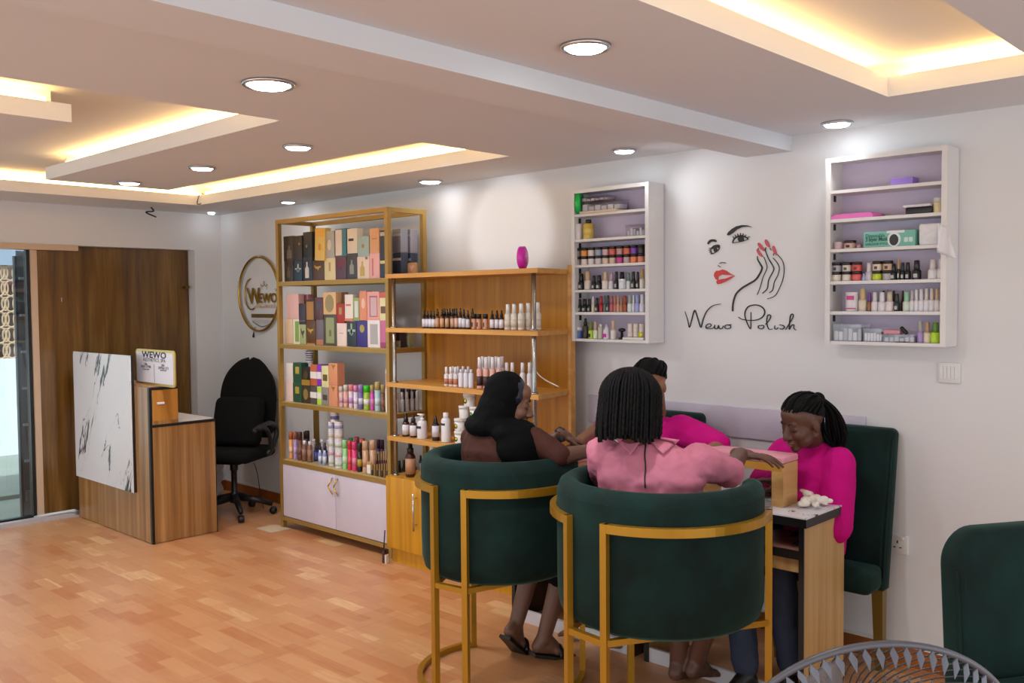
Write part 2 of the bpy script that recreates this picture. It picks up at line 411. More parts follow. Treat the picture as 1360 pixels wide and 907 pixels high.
# extra spot without a lamp, added to put a pool on the back wall
l = bpy.data.lights.new('added_pool_spot', 'SPOT'); l.energy = 36; l.spot_size = R(31); l.spot_blend = .55; l.shadow_soft_size = .03; l.color = (.95, .97, 1)
lo = bpy.data.objects.new('added_pool_spot', l); COL.objects.link(lo); lo['kind'] = 'helper'
lo.location = (-3.87, 2.62, ZC-.04); lo.rotation_euler = Vector((0, 0, -1)).rotation_difference(Vector((-.02, 1.46, -.30))).to_euler()
# loose wires
def wire(name, pts, r, c, lab, cat, **k):
    tag(MB().tube(spline(pts), r, 5).build(name, flat(c, .5)), lab, cat, **k)
wp = Vector((-7.05, 3.35, ZC))
wire('loose_wire', [wp, wp+Vector((.0, .02, -.03)), wp+Vector((.02, -.05, -.045)), wp+Vector((.0, .04, -.075))], .006, 0x15120f, 'short black wire end dangling from the ceiling above the door', 'wire')
wp = Vector((-6.64, 3.56, ZC+.01))
wire('loose_wire', [wp+Vector((0, -.02, .07)), wp+Vector((0, -.04, 0)), wp+Vector((.0, -.01, -.0)), wp+Vector((.01, .015, .05)), wp+Vector((.0, .0, .08))], .004, 0x6b4a12, 'brown wire loop hanging at the corner of the lit ceiling recess', 'wire')
# ------------------------------------------------------------------ door side
darkwood = wood('walnut_door', [0x4c3212, 0x624216, 0x755222, 0x8a6632], (7, 7, .45), .22, coat=.3)
edge = flat((208, 180, 152), .5)
struct('door_1', MB().box(-7.44, -7.405, 2.86, 3.83, .012, 2.053), darkwood)
struct('door_2', MB().box(-7.385, -7.345, 2.60, 2.93, .035, 2.015), darkwood)
d3 = MB().box(-7.39, -7.335, 2.555, 2.60, .035, 2.02)
struct('trim_3', d3, edge)
struct('trim_4', MB().box(-7.40, -7.29, -2.6, 2.885, 2.015, 2.058), edge)
struct('trim_5', MB().box(-7.42, -7.22, -2.6, 3.83, 0, .012).box(-7.30, -7.24, -2.6, 2.78, .012, .03), flat((190, 180, 182), .4))
tag(MB().tube([(-7.405, 3.79, 1.745), (-7.36, 3.79, 1.745)], .008, 8).box(-7.37, -7.34, 3.775, 3.805, 1.735, 1.755).build('door_bolt', flat((120, 95, 40), .35, .9)), 'small brass bolt at the right edge of the wooden door', 'bolt')
tag(MB().box(-7.345, -7.343, 2.77, 2.775, 1.63, 1.66).build('door_mark', flat((190, 180, 170), .5)), 'small pale scratch mark on the wooden sliding panel', 'mark')
# glazed leaf: dark stile, brown inner strip, pane
struct('door_3', MB().box(-7.39, -7.35, 2.53, 2.553, .03, 2.015).box(-7.39, -7.35, -2.6, 2.53, .012, .035), flat((24, 22, 22), .4))
tag(MB().box(-7.46, -7.45, at(36, 500, 0, -7.455).y, 2.60, .015, 2.01).build('inner_strip', wood('brown_strip', [0x4b3f33, 0x6f5a42, 0x7d6b55], (12, 12, 1), .6)), 'narrow brown patterned strip behind the glass door', 'strip')
struct('window_1', MB().box(-7.372, -7.368, -2.6, 2.53, .035, 2.015), glassy('pane', (222, 232, 236), .07))
ga, gb, gc = (at(q, 500, 0, -7.6).y for q in (25, 28, 36))
g = thing('metal_gate', (-7.60, ga, -.05), 'bluish grey metal gate leaf with short rungs outside the glass door', 'gate')
gm = flat((112, 124, 140), .4, .4)
MB().box(-7.66, -7.62, ga, gb, -.05, 1.98).build('gate_stile', flat((72, 80, 88), .45, .3), g)
MB().box(-7.64, -7.63, gb, gc+.03, -.05, 2.02).build('gate_panel', gm, g)
for k in range(7):
    z = .12+k*.28
    MB().box(-7.62, -7.60, gb+.01, gb+.045, z, z+.018).build('gate_rung', flat((196, 206, 214), .4), g)
MB().box(-7.62, -7.59, gb+.01, gb+.05, .1, .18).build('gate_lock', flat((150, 150, 150), .4, .6), g)
struct('ground', MB().box(-16, XW-.12, -8, 9, -.15, -.05), flat((158, 164, 152), .9, bump=.4, bscale=8, var=.15, vscale=3))
struct('curb', MB().box(-9.4, -8.55, -8, 9, -.05, -.015), flat((150, 156, 146), .9, var=.2, vscale=4))
ow = MB().box(-11.3, -11.1, -8, 9, -.05, 1.02); struct('boundary_wall', ow, flat((235, 233, 230), .8))
struct('sky_band', MB().box(-11.3, -11.1, -8, 9, 2.05, 2.3), flat((150, 160, 175), .8))  # grey blue block standing in for the band of sky above the screen
br = MB(); pitch_y, pitch_z = .115, .172
for r_ in range(6):
    for c_ in range(22):
        cy, cz = 2.4+c_*pitch_y, 1.02+pitch_z*(r_+.5)
        br.tube([(-11.15, cy+.5*pitch_y*math.cos(a), cz+.5*pitch_z*math.sin(a)) for a in [2*PI*i/14 for i in range(14)]], .011, 4, True, smooth=False)
        br.tube([(-11.15, cy+pitch_y/2+.3*pitch_y*math.cos(a), cz+.42*pitch_z*math.sin(a)) for a in [2*PI*i/14 for i in range(14)]], .009, 4, True, smooth=False)
tag(br.build('breeze_block_screen', flat((205, 170, 135), .85)), 'tan pierced breeze block screen of oval rings above the white outdoor wall', 'screen')
struct('boundary_recess', MB().box(-11.75, -11.7, 1, 6, 1.0, 2.2), flat((104, 84, 74), .9))
# ------------------------------------------------------------------ reception desk
dw = wood('zebra_wood', [0x7a542e, 0x94693a, 0xa47a48, 0xb98e5e], (13, 13, .35), .3, dist=1, coat=.25)
dw2 = wood('honey_wood', [0xa8702e, 0xb87c34, 0xc48a40], (12, 12, .4), .35, dist=.7)
blk = flat((18, 17, 17), .4)
dx0, dx1, dy0, dy1, dz1 = -7.19, -5.985, 2.80, 3.27, .80
dk = thing('reception_desk', (-6.6, 2.8, 0), 'tall wood-grain reception desk with black edging standing before the sliding door', 'desk')
MB().box(dx0, dx1-.02, dy0, dy0+.02, .005, 1.05).build('front_panel', dw, dk)
MB().box(dx1-.02, dx1, dy0+.018, dy1, .005, dz1-.018).box(dx1-.02, dx1, dy0+.018, dy0+.2, dz1-.018, 1.035).build('side_panel', dw, dk)
MB().box(dx1-.001, dx1+.002, dy0+.022, dy0+.198, .825, 1.03).build('upper_side_panel', dw2, dk)
MB().box(dx1-.022, dx1+.003, dy0-.002, dy0+.016, 0, 1.05).box(dx1-.02, dx1+.003, dy0+.016, dy0+.2, 1.033, 1.05).box(dx1-.02, dx1+.003, dy0+.016, dy1, dz1-.018, dz1).box(dx1-.02, dx1+.003, dy1-.003, dy1+.002, 0, dz1).build('edging', blk, dk)
MB().box(dx0, dx1-.02, dy0+.02, dy0+.2, 1.033, 1.055).build('ledge', flat((176, 134, 96), .4), dk)
MB().box(dx0, dx1-.02, dy0+.2, dy1, dz1-.02, dz1+.004).box(dx0, dx1-.02, dy0+.195, dy0+.2, dz1, 1.035).build('worktop', flat((216, 208, 200), .3), dk)
MB().box(dx1+.002, dx1+.014, dy0+.05, dy0+.10, .935, .95, bev=.003).build('handle', white, dk)
a, b, c, d = at(97.5, 467.5, 1, 2.775), at(173.5, 471.5, 1, 2.775), at(176, 653, 1, 2.775), at(100.5, 632.5, 1, 2.775)
mx0, mx1, mz0, mz1 = (a.x+d.x)/2, (b.x+c.x)/2, (c.z+d.z)/2, (a.z+b.z)/2
mp_ = thing('marble_panel', (mx0, 2.77, mz0), 'white marble panel with black veins mounted on the front of the reception desk', 'panel')
MB().box(mx0, mx1, 2.775, 2.78, mz0, mz1).build('marble_face', marble('marble_slab', 2.3, w=.03), mp_)
MB().box(mx0, mx1, 2.78, 2.799, mz0, mz1).build('backing', blk, mp_)
# acrylic sign on the desk
sy = 2.88
a, b = at(180, 465, 1, sy), at(232.5, 510, 1, sy)
sx0, sx1, sz0, sz1 = a.x, b.x, 1.055, at(206, 464.5, 1, sy).z
sg = thing('price_sign', (a.x, sy, 1.055), 'white sign with gold rounded frame reading WEWO standing on the reception desk', 'sign')
def rrect(x0, x1, z0, z1, r, n=5):
    o = []
    for cx, cz, a0 in ((x1-r, z1-r, 0), (x0+r, z1-r, 90), (x0+r, z0+r, 180), (x1-r, z0+r, 270)):
        for i in range(n+1):
            t = R(a0+90*i/n); o.append((cx+r*math.cos(t), cz+r*math.sin(t)))
    return o
def yprism(poly, y0, y1):          # polygon in XZ extruded along Y
    M = Matrix(((1, 0, 0, 0), (0, 0, -1, 0), (0, 1, 0, 0), (0, 0, 0, 1)))
    return MB().prism(poly, -y1, -y0, M)
yprism(rrect(sx0, sx1, sz0, sz1, .03), sy, sy+.01).build('frame', flat((214, 186, 110), .3, .7), sg)
yprism(rrect(sx0+.018, sx1-.018, sz0+.018, sz1-.018, .012), sy-.003, sy).build('face', flat((226, 222, 232), .4), sg)
cx_ = (sx0+sx1)/2; W_ = sx1-sx0; Hh = sz1-sz0
def stext(t, fx, fz, size, col=0x222226, **k):
    text_mb(t, wallM(sx0+W_*fx, sy-.0035, sz0+Hh*fz), size, .0004, **k).build('lettering', flat(hx(col), .5), sg)
stext('WEWO', .5, .775, .058, bold=.0015, sp=1.05, wx=1.75)
stext('AESTHETICS_SPA', .5, .665, .032, wx=1.35)
stext('UBA', .28, .55, .024); stext('1026117998', .28, .475, .026, wx=1.15); stext('UBA', .72, .555, .024); stext('2099661272', .73, .475, .026, wx=1.15)
stext('ACCOUNT NAME', .28, .42, .012); stext('AESTHETICS SPA', .73, .43, .012)
MB().box(cx_-.001, cx_+.001, sy-.0045, sy-.003, sz0+Hh*.1, sz0+Hh*.6).build('divider', blk, sg)
# ================================================================== display furniture
gold = flat((164, 130, 66), .38, .35, var=.04)
def bars(lst):
    mb = MB()
    for b in lst: mb.box(*b)
    return mb
gx0, gx1, gy0, gy1 = -5.765, -4.515, 3.645, 3.965
t_ = .03
gs = thing('display_stand', (-5.15, 3.8, 0), 'tall gold framed display stand with four open tiers above white cupboard doors', 'display stand')
for x in (gx0, gx1-t_):
    for y in (gy0, gy1-t_):
        MB().box(x, x+t_, y, y+t_, 0, 2.19).build('post', gold, gs)
GZ = [1.755, 1.315, .905, .492]
def rails(z, h=.028):
    return bars([(gx0+t_, gx1-t_, gy0, gy0+t_, z-h, z), (gx0+t_, gx1-t_, gy1-t_, gy1, z-h, z), (gx0, gx0+t_, gy0+t_, gy1-t_, z-h, z), (gx1-t_, gx1, gy0+t_, gy1-t_, z-h, z)])
rails(2.19).build('top_frame', gold, gs)
for z in GZ:
    rails(z-.002).build('rail', gold, gs)
    MB().box(gx0+.004, gx1-.004, gy0+.012, gy1-.004, z-.006, z).build('shelf_board', flat((196, 170, 116), .4), gs)
rails(.085).build('bottom_frame', gold, gs)
xm = at(444.5, 640, 1, gy0).x
wd_ = flat((206, 198, 212), .4)
MB().box(gx0+t_, gx1-t_, gy0+.03, gy1-.005, .085, .462).build('cupboard', wd_, gs)
for x0, x1, hx_ in ((gx0+t_+.002, xm-.002, xm-.03), (xm+.002, gx1-t_-.002, xm+.03)):
    d = MB().box(x0, x1, gy0+.004, gy0+.022, .088, .46, bev=.002).build('door', wd_, gs)
    MB().tube(spline([(hx_, gy0, .325), (hx_+.012, gy0-.022, .35), (hx_-.008, gy0-.026, .38), (hx_+.012, gy0-.022, .41), (hx_, gy0, .435)]), .005, 6).build('handle', flat((212, 168, 70), .25, .9), d)
tag(MB().box(-5.86, -5.66, 3.50, 3.66, .001, .004).build('cardboard_scrap', flat((205, 180, 150), .8)), 'small flat cardboard scrap under the left foot of the gold stand', 'cardboard')
# wooden shelf unit
ply = wood('ochre_ply', [0xa6690e, 0xb87a18, 0xc48824], (16, 16, .6), .42, dist=.6)
plyh = wood('ochre_board', [0xc0853c, 0xcc9346, 0xd6a258], (1, 14, 14), .4, dist=.6, ax=0)
dkl = wood('ochre_door', [0xb57c10, 0xc68c18, 0xd29a24], (20, 20, .6), .4, dist=.5)
ux0, ux1, uy0, uy1 = -4.488, -3.235, 3.60, 4.065
uxr = at(758.5, 436, 1, 3.93).x
un = thing('shelf_unit', (-3.9, 3.9, 0), 'ochre wooden wall shelf unit with four open shelves, chrome poles and a closed base', 'shelf unit')
MB().box(-4.512, uxr-.02, 3.95, 3.965, .54, 1.77).build('back_panel', ply, un)
MB().box(uxr-.02, uxr, 3.925, 3.965, 0, 1.80).build('end_panel', plyh, un)
UZ = [1.775, 1.447, 1.113, .783]
for z in UZ:
    MB().prism([(ux0, uy0), (ux1, uy0), (uxr-.02, 3.95), (ux0, 3.95)], z-.026, z).build('shelf', plyh, un)
MB().box(-4.488, uxr-.022, uy0, 3.949, .09, .54).build('base_cabinet', dkl, un)
MB().box(-4.48, uxr-.04, uy0+.02, 3.94, 0, .09).build('plinth', dkl, un)
for k in range(3):
    x0 = -4.488+k*.402
    d = MB().box(x0+.002, x0+.400, uy0-.018, uy0, .10, .538, bev=.0015).build('door', dkl, un)
    hxx = x0+(.29 if k == 0 else .06)
    MB().tube([(hxx, uy0-.045, .245), (hxx, uy0-.045, .47)], .006, 8).tube([(hxx, uy0-.045, .28), (hxx, uy0-.016, .28)], .004, 6).tube([(hxx, uy0-.045, .44), (hxx, uy0-.016, .44)], .004, 6).build('handle', chrome, d)
pole = flat((170, 168, 165), .25, .9)
for px, py, z0 in ((519.5, 0, .54), (709.5, 0, .54)):
    x = -4.445 if px < 600 else -3.29
    MB().tube([(x, uy0+.03, z0), (x, uy0+.03, 1.75)], .0125, 14).build('pole', pole, un)
    for z in [.54]+UZ[1:]:
        MB().lathe((x, uy0+.03, z), [(.022, 0), (.022, .006), (.014, .01)], 14).build('pole_flange', pole, un)
# two wall cabinets
lav = flat((205, 192, 214), .5); cabw = flat((222, 218, 216), .45)
def cabinet(x0, x1, zb, zt, tops, lab, right_w):
    c = thing('wall_cabinet', ((x0+x1)/2, YW, zb), lab, 'cabinet', 'open polish cabinets on the back wall')
    y0, y1 = 3.94, YW-.002
    MB().box(x0, x1, y1-.006, y1, zb, zt).build('back_panel', lav, c)
    for a, b in ((x0, x0+.016), (x1-.016, x1)): MB().box(a, b, y0, y1-.006, zb, zt).build('side_panel', cabw, c)
    for z in tops+[zb+.014, zt]: MB().box(x0+.016, x1-.016, y0+.002, y1-.006, z-.014, z).build('shelf', cabw, c)
    fr = MB().box(x0, x0+.022, y0-.004, y0, zb, zt).box(x1-.022, x1, y0-.004, y0, zb, zt).box(x0+.022, x1-.022, y0-.004, y0, zt-.02, zt)
    fr.build('front_frame', cabw, c)
    for z in tops: MB().box(x0+.017, x0+.022, y0+.04, y0+.055, z-.045, z-.018).build('bracket', blk, c)
    return c
cabL = (at(758.9, 255, 1, 3.94).x, at(861.8, 242, 1, 3.94).x)
cabR = (at(1097.3, 211, 1, 3.94).x, at(1259, 196, 1, 3.94).x)
CLz = [at(765, y, 1, 3.94).z for y in (284.8, 318.2, 352, 385, 414.5)]
CRz = [at(1105, y, 1, 3.94).z for y in (253.3, 291.5, 331, 373.5, 413.5)]
cabinet(cabL[0], cabL[1], at(762, 453, 1, 3.94).z, 2.205, CLz, 'white open wall cabinet left of the painted face, green disc on its top shelf', 1)
cabinet(cabR[0], cabR[1], at(1099, 457, 1, 3.94).z, 2.215, CRz, 'white open wall cabinet right of the painted face, mint green mask box inside', 1)
CLb, CRb = at(762, 453, 1, 3.94).z+.014, at(1099, 457, 1, 3.94).z+.014
# ------------------------------------------------------------------ goods
def X(px, Y, py=400): return at(px, py, 1, Y).x
def Z(py, Y, px): return at(px, py, 1, Y).z
def g_box(x0, x1, zb, h, Y, d, col, lab, deco=None, tilt=0, name='perfume_box', cat='box', grp='perfume boxes on the gold stand', side=None):
    """carton; deco = list of (kind, colour, fx0, fx1, fz0, fz1) printed on its front"""
    cx = (x0+x1)/2; w = (x1-x0)/2-.001
    o = MB().box(-w, w, 0, d, 0, h, bev=.0015)
    t = thing(name, (0, 0, 0), lab, cat, grp)
    o.build('carton', flat(hx(col), .38), t)
    for kk_, (k, c, a, b, e, f) in enumerate(deco or []):
        q = MB(); X0, X1, Z0, Z1 = -w+2*w*a, -w+2*w*b, h*e, h*f
        if k == 'r': q.box(X0, X1, -.0012, .0005, Z0, Z1)
        elif k == 'o':
            ex, ez, rx, rz = (X0+X1)/2, (Z0+Z1)/2, (X1-X0)/2, (Z1-Z0)/2
            M = Matrix(((1, 0, 0, 0), (0, 0, -1, 0), (0, 1, 0, 0), (0, 0, 0, 1)))
            q.prism([(ex+rx*math.cos(2*PI*i/18), ez+rz*math.sin(2*PI*i/18)) for i in range(18)], -.0005, .0012, M)
        elif k == 'b':     # bottle picture
            mx = (X0+X1)/2; M = Matrix(((1, 0, 0, 0), (0, 0, -1, 0), (0, 1, 0, 0), (0, 0, 0, 1))); u = (X1-X0)/2; v = Z1-Z0
            q.prism([(mx-u, Z0), (mx+u, Z0), (mx+u, Z0+v*.6), (mx+u*.35, Z0+v*.72), (mx+u*.35, Z1), (mx-u*.35, Z1), (mx-u*.35, Z0+v*.72), (mx-u, Z0+v*.6)], -.0005, .0012, M)
        elif k == 'h':     # galloping emblem
            M = Matrix(((1, 0, 0, 0), (0, 0, -1, 0), (0, 1, 0, 0), (0, 0, 0, 1))); u = X1-X0; v = Z1-Z0
            q.prism([(X0+u*p, Z0+v*r) for p, r in ((0, .85), (.12, 1), (.22, .75), (.5, .72), (.95, .82), (1, .6), (.72, .45), (.6, .1), (.48, 0), (.5, .35), (.28, .3), (.2, .5), (.08, .6))], -.0005, .0012, M)
        elif k == 'c':     # cross shaped emblem
            mx = (X0+X1)/2; u = X1-X0; v = Z1-Z0
            q.box(mx-u*.1, mx+u*.1, -.0012, .0005, Z0, Z1); q.box(X0, X1, -.0012, .0005, Z0+v*.3, Z0+v*.5); q.box(mx-u*.25, mx+u*.2, -.0012, .0005, Z0+v*.1, Z0+v*.35)
        elif k == 's':     # side face colour
            q.box(w-.0005, w+.0008, 0, d, 0, h)
        for v_ in q.v:
            if v_.y < -.0009: v_.y -= .0007*kk_
        q.build('print', flat(hx(c), .4), t)
    place(t, (cx, Y, zb), 0)
    if tilt: t.rotation_euler = (0, tilt, 0)
    return t
def prow(Y, zb, items, px_y=400, stack=None):
    pass
ROWS = []
def boxpx(x0, x1, yt, yb, Y, col, lab, deco=None, zb=None, d=.055, tilt=0, **k):
    xm_ = (x0+x1)/2
    z1 = Z(yt, Y, xm_); z0 = zb if zb is not None else Z(yb, Y, xm_)
    return g_box(X(x0, Y, (yt+yb)/2), X(x1, Y, (yt+yb)/2), z0, z1-z0, Y, d, col, lab, deco, tilt, **k)
Y1 = 3.69
T1, T2, T3, T4 = GZ
# tier 1 lower row
L1 = [
 (377.6, 389.3, 346.6, 0x3a2c24, 'dark brown carton at the left end of the lower row on the top tier of the gold stand', [('b', 0x5a4632, .3, .7, .2, .7)]),
 (389.8, 401.3, 346.6, 0x24364a, 'dark teal carton with a silver cross emblem, lower row of the top tier of the gold stand', [('c', 0xa9b0a8, .2, .9, .45, .85)]),
 (402.3, 414.8, 341.5, 0x27303f, 'navy carton with a pale bottle picture, lower row of the top tier of the gold stand', [('b', 0xc9bcb4, .25, .65, .12, .8)]),
 (415.2, 430.6, 346.1, 0x55392c, 'brown carton with a gold horse emblem on the top tier of the gold stand', [('h', 0xc09a3a, .15, .75, .5, .78)]),
 (430.8, 445.5, 342.6, 0xd9c79a, 'plain cream carton, lower row of the top tier of the gold stand', [('r', 0xb09a6a, .4, .58, .4, .8)]),
 (445.7, 459.9, 340.6, 0x5a3a4c, 'plum purple carton with red streaks on the top tier of the gold stand', [('h', 0x7c2c3a, .1, .85, .4, .9)]),
 (460.4, 474.2, 336.5, 0x3a3c40, 'charcoal lace-print carton with a grey bottle picture on the top tier of the gold stand', [('b', 0x8c8c88, .3, .7, .2, .75)]),
 (474.4, 490.5, 340.6, 0xe0c8b8, 'pale pink carton with a golden bottle picture on the top tier of the gold stand', [('b', 0xbfa35e, .25, .62, .12, .78), ('r', 0x8a7070, .7, .88, .86, .98)]),
 (490.7, 504.2, 336.2, 0xdfa8a6, 'salmon pink carton with a dark pink stripe on the top tier of the gold stand', [('r', 0xc4767c, .25, .4, .1, .8)]),
 (504.8, 512.3, 346, 0x2a3448, 'dark navy carton behind the right post, lower row of the top tier of the gold stand', [('r', 0xd6c88a, .0, 1, .82, 1)]),
]
for x0, x1, yt, c, lab, dc in L1: boxpx(x0, x1, yt, 377, Y1, c, lab, dc, zb=T1+.001)
U1 = [
 (376.6, 389.2, 313.5, 346.6, 0x35291f, 'charcoal carton at the left end of the upper row on the top tier of the gold stand', [('b', 0x6a5a48, .35, .85, .1, .6)], 0),
 (389.4, 401, 313, 346.6, 0x3a2c20, 'second charcoal carton from the left in the upper row on the top tier of the gold stand', [('o', 0x8a785c, .6, .8, .62, .72)], 0),
 (402.5, 414.4, 308, 341.5, 0x231c1a, 'tall black carton with small gilt marks, upper row of the top tier of the gold stand', [('o', 0x9a7c4a, .3, .5, .38, .5)], 0),
 (417.4, 430.6, 302.6, 346.1, 0xdcb660, 'tilted golden yellow carton in the upper row on the top tier of the gold stand', [('o', 0xd08a1c, .35, .65, .3, .52), ('r', 0xe8a83a, .1, .9, .72, .98)], R(3)),
 (431, 444, 306.6, 342.6, 0xa8a49c, 'silver grey carton with a cream oval on the top tier of the gold stand', [('o', 0xd8ccb0, .3, .7, .28, .68)], 0),
 (445.2, 459.6, 303.6, 340.6, 0x3c7480, 'teal carton with a pink-white front panel on the top tier of the gold stand', [('r', 0xdcc8b8, .02, .62, .04, .96)], 0),
 (461, 474.3, 303.4, 336.5, 0xddcdb8, 'cream carton with a small black label in the upper row on the top tier of the gold stand', [('r', 0x2c2622, .15, .65, .5, .6)], 0),
 (474.6, 490, 313.6, 340.6, 0x9cb2ac, 'pale blue green carton with a small gold seal on the top tier of the gold stand', [('o', 0xa8824a, .35, .6, .42, .62)], 0),
 (490.9, 503.4, 303, 336.2, 0xdb9f74, 'peach carton in the upper row near the right post on the top tier of the gold stand', [('r', 0xb27a54, .25, .75, .56, .6)], 0),
 (504.6, 512.3, 306, 346, 0x2c3242, 'dark navy carton behind the right post, upper row of the top tier of the gold stand', [('r', 0xb8b0a4, .0, 1, .82, .95)], 0),
]
for x0, x1, yt, yb, c, lab, dc, tl in U1: boxpx(x0, x1, yt, yb, Y1+(.0 if not tl else -.012), c, lab, dc, tilt=tl, d=.05)
# back cartons of tier 1, seen through the open right side
for i, (y, z0, h, c, w_, e) in enumerate(((3.80, 0, .16, 0x303a50, 'navy', 'lower'), (3.80, .162, .15, 0x8c8c98, 'grey', 'upper'), (3.88, 0, .16, 0x39435a, 'slate blue', 'lower back'), (3.88, .162, .15, 0x9c98a4, 'pale grey', 'upper back'))):
    g_box(-4.66, -4.575, T1+.001+z0, h, y, .06, c, '%s carton, %s place at right side, top tier of gold stand' % (w_, e), [('r', 0xc8c4c0, 0, 1, .7, .8)])
# tier 2
L2 = [
 (378.1, 388.9, 423.1, 0xcdae8e, 'beige carton at the left end of the lower row on the second tier of the gold stand', None),
 (389.1, 397.6, 424, 0xd8d2bc, 'white and leaf green carton on the second tier of the gold stand', [('r', 0x7e9a44, .35, .95, .1, .92)]),
 (397.9, 406.2, 430.8, 0x9aa478, 'sage green carton with a dark figure on the second tier of the gold stand', [('h', 0x4a4034, .2, .8, .3, .8)]),
 (406.5, 419.4, 425.5, 0x5b3c1e, 'dark brown carton with a gold horse emblem on the second tier of the gold stand', [('h', 0xb8953c, .15, .78, .45, .7), ('r', 0xb87c54, .1, .9, .0, .06)]),
 (419.8, 429.7, 424.6, 0x6a6068, 'grey blue carton turning copper at its foot on the second tier of the gold stand', [('r', 0xa86e50, .02, .98, .01, .22)]),
 (430, 447, 417.6, 0x4c4a40, 'wide dark lace carton with an olive green panel on the second tier of the gold stand', [('r', 0x8e9468, .18, .82, .08, .9), ('r', 0x6a6a48, .42, .6, .3, .5)]),
 (447.3, 460.1, 429.3, 0xe0cac0, 'pinkish white carton in the lower row on the second tier of the gold stand', [('r', 0xb09a96, .25, .7, .55, .58)]),
 (460.6, 473.3, 427, 0x2e3840, 'black blue carton with a pale cross emblem on the second tier of the gold stand', [('c', 0x9cae9c, .1, .9, .45, .92)]),
 (473.6, 487.8, 426, 0x3a3078, 'royal purple carton with a gold seal on the second tier of the gold stand', [('o', 0xa8924a, .3, .75, .55, .85)]),
 (488, 504.6, 425.3, 0xe0d6d4, 'white carton with a grey window in the lower row on the second tier of the gold stand', [('r', 0xa8a4a4, .22, .82, .12, .86)]),
 (504.9, 512.3, 425.6, 0xc06a90, 'rose pink carton beside the right post on the second tier of the gold stand', [('r', 0x9a4066, 0, 1, 0, .2)]),
]
for x0, x1, yt, c, lab, dc in L2: boxpx(x0, x1, yt, 457, Y1, c, lab, dc, zb=T2+.001)
U2 = [
 (380.6, 396.4, 390.5, 424, 0xd4a6a0, 'wide pale pink carton in the upper row on the second tier of the gold stand', None),
 (396.8, 405.6, 403.2, 430.8, 0x3a3240, 'narrow blackish purple carton in the upper row on the second tier of the gold stand', [('r', 0x6a5450, 0, 1, .14, .2)]),
 (405.9, 417.8, 397.8, 425.5, 0x3a2c20, 'black carton with a bronze front on the second tier of the gold stand', [('r', 0xa4743c, .1, .9, .03, .9)]),
 (418, 429, 394.8, 424.6, 0x5c3a3e, 'maroon carton with a slate oval on the second tier of the gold stand', [('o', 0x4c4a58, .2, .75, .45, .85)]),
 (429.2, 446, 388.3, 417.6, 0xdab080, 'wide beige carton with a large olive oval on the second tier of the gold stand', [('o', 0x94825a, .15, .85, .1, .9)]),
 (446.6, 457.3, 403.2, 429.3, 0xa2302c, 'bright red carton with a gold label on the second tier of the gold stand', [('r', 0xa88a50, .35, .7, .45, .8)]),
 (457.8, 468.8, 391, 426.4, 0xe0d4c8, 'white carton with a coral word and foot on the second tier of the gold stand', [('r', 0xd4685c, .15, .75, .57, .64), ('r', 0xd07c64, 0, 1, 0, .1)]),
 (469, 477, 395.2, 426, 0x96a262, 'narrow moss green carton with a white panel on the second tier of the gold stand', [('r', 0xccd0cc, .25, .85, .15, .85)]),
 (477.2, 486.8, 386.4, 425.5, 0xd88a6c, 'tall salmon carton with a picture on the second tier of the gold stand', [('o', 0xe0b8a4, .3, .8, .4, .75)]),
 (487.3, 503.7, 387.2, 425.3, 0xe0a098, 'large pink carton with a windowed front on the second tier of the gold stand', [('r', 0x9a5a66, .22, .85, .12, .85), ('r', 0xc8a8ac, .3, .82, .15, .8)]),
 (504, 512.3, 388, 425.6, 0xded4a4, 'pale yellow carton with a red top beside the right post on the second tier', [('r', 0xc46058, 0, 1, .8, 1), ('r', 0x6a4a3a, .2, 1, .25, .5)]),
]
for x0, x1, yt, yb, c, lab, dc in U2: boxpx(x0, x1, yt, yb, Y1, c, lab, dc, d=.05)
boxpx(396.4, 409, 391, 424, Y1+.07, 0xc08088, 'rose carton standing behind the blackish purple one on the second tier of the gold stand', [('r', 0x3a2c30, .1, .4, .78, .92)], d=.05, zb=T2+.17)
boxpx(446.3, 455, 388, 424, Y1+.07, 0xd49a78, 'plain peach carton peeping out behind the bright red one on the second tier of the gold stand', None, d=.05, zb=T2+.16)
g_box(-4.66, -4.59, T2+.001, .12, 3.80, .05, 0x3a2c30, 'black and cream carton at the right side of the second tier of the gold stand', [('r', 0xb8a888, 0, 1, 0, .35)])
g_box(-4.66, -4.59, T2+.001, .12, 3.87, .05, 0xb0ac80, 'pale green carton at the right side of the second tier of the gold stand', [('r', 0xd8d4b8, .1, .9, .1, .6)])
# tier 3: two tiers of cartons, then bottles
L3 = [
 (379.7, 388.8, 482.2, 507.6, 0xdcd2cc, 'white carton, upper left end of the third tier of the gold stand', None),
 (389.1, 400.2, 481.8, 508.2, 0x24503c, 'dark green carton with a gold square, upper one of a pair on the third tier', [('r', 0xb09c3c, .3, .75, .45, .8)]),
 (400.5, 411.8, 487.8, 511.5, 0x2c241c, 'black carton with a golden foot, upper one of a pair on the third tier', [('r', 0xa07c30, 0, 1, 0, .3), ('o', 0x4c3e2a, .2, .8, .35, .8)]),
 (412.1, 420.8, 484.2, 512, 0xb96242, 'rust orange and white banded carton on the third tier of the gold stand', [('r', 0xe2dcd8, 0, 1, .34, .66)]),
 (421, 426.8, 484.2, 513, 0x8434b4, 'bright violet and white banded carton on the third tier of the gold stand', [('r', 0xe2dce4, 0, 1, .34, .66)]),
 (427, 436.2, 486, 514.4, 0xd8d49c, 'pale yellow carton with a dark picture, upper one of a pair on the third tier', [('r', 0x6a5434, .2, .85, .3, .6)]),
 (436.5, 448, 482.4, 511.2, 0xd4906c, 'peach carton with a gilt crest, upper one of a pair on the third tier', [('h', 0x9a7434, .35, .75, .7, .98), ('s', 0xcf8a68, 0, 0, 0, 0)]),
]
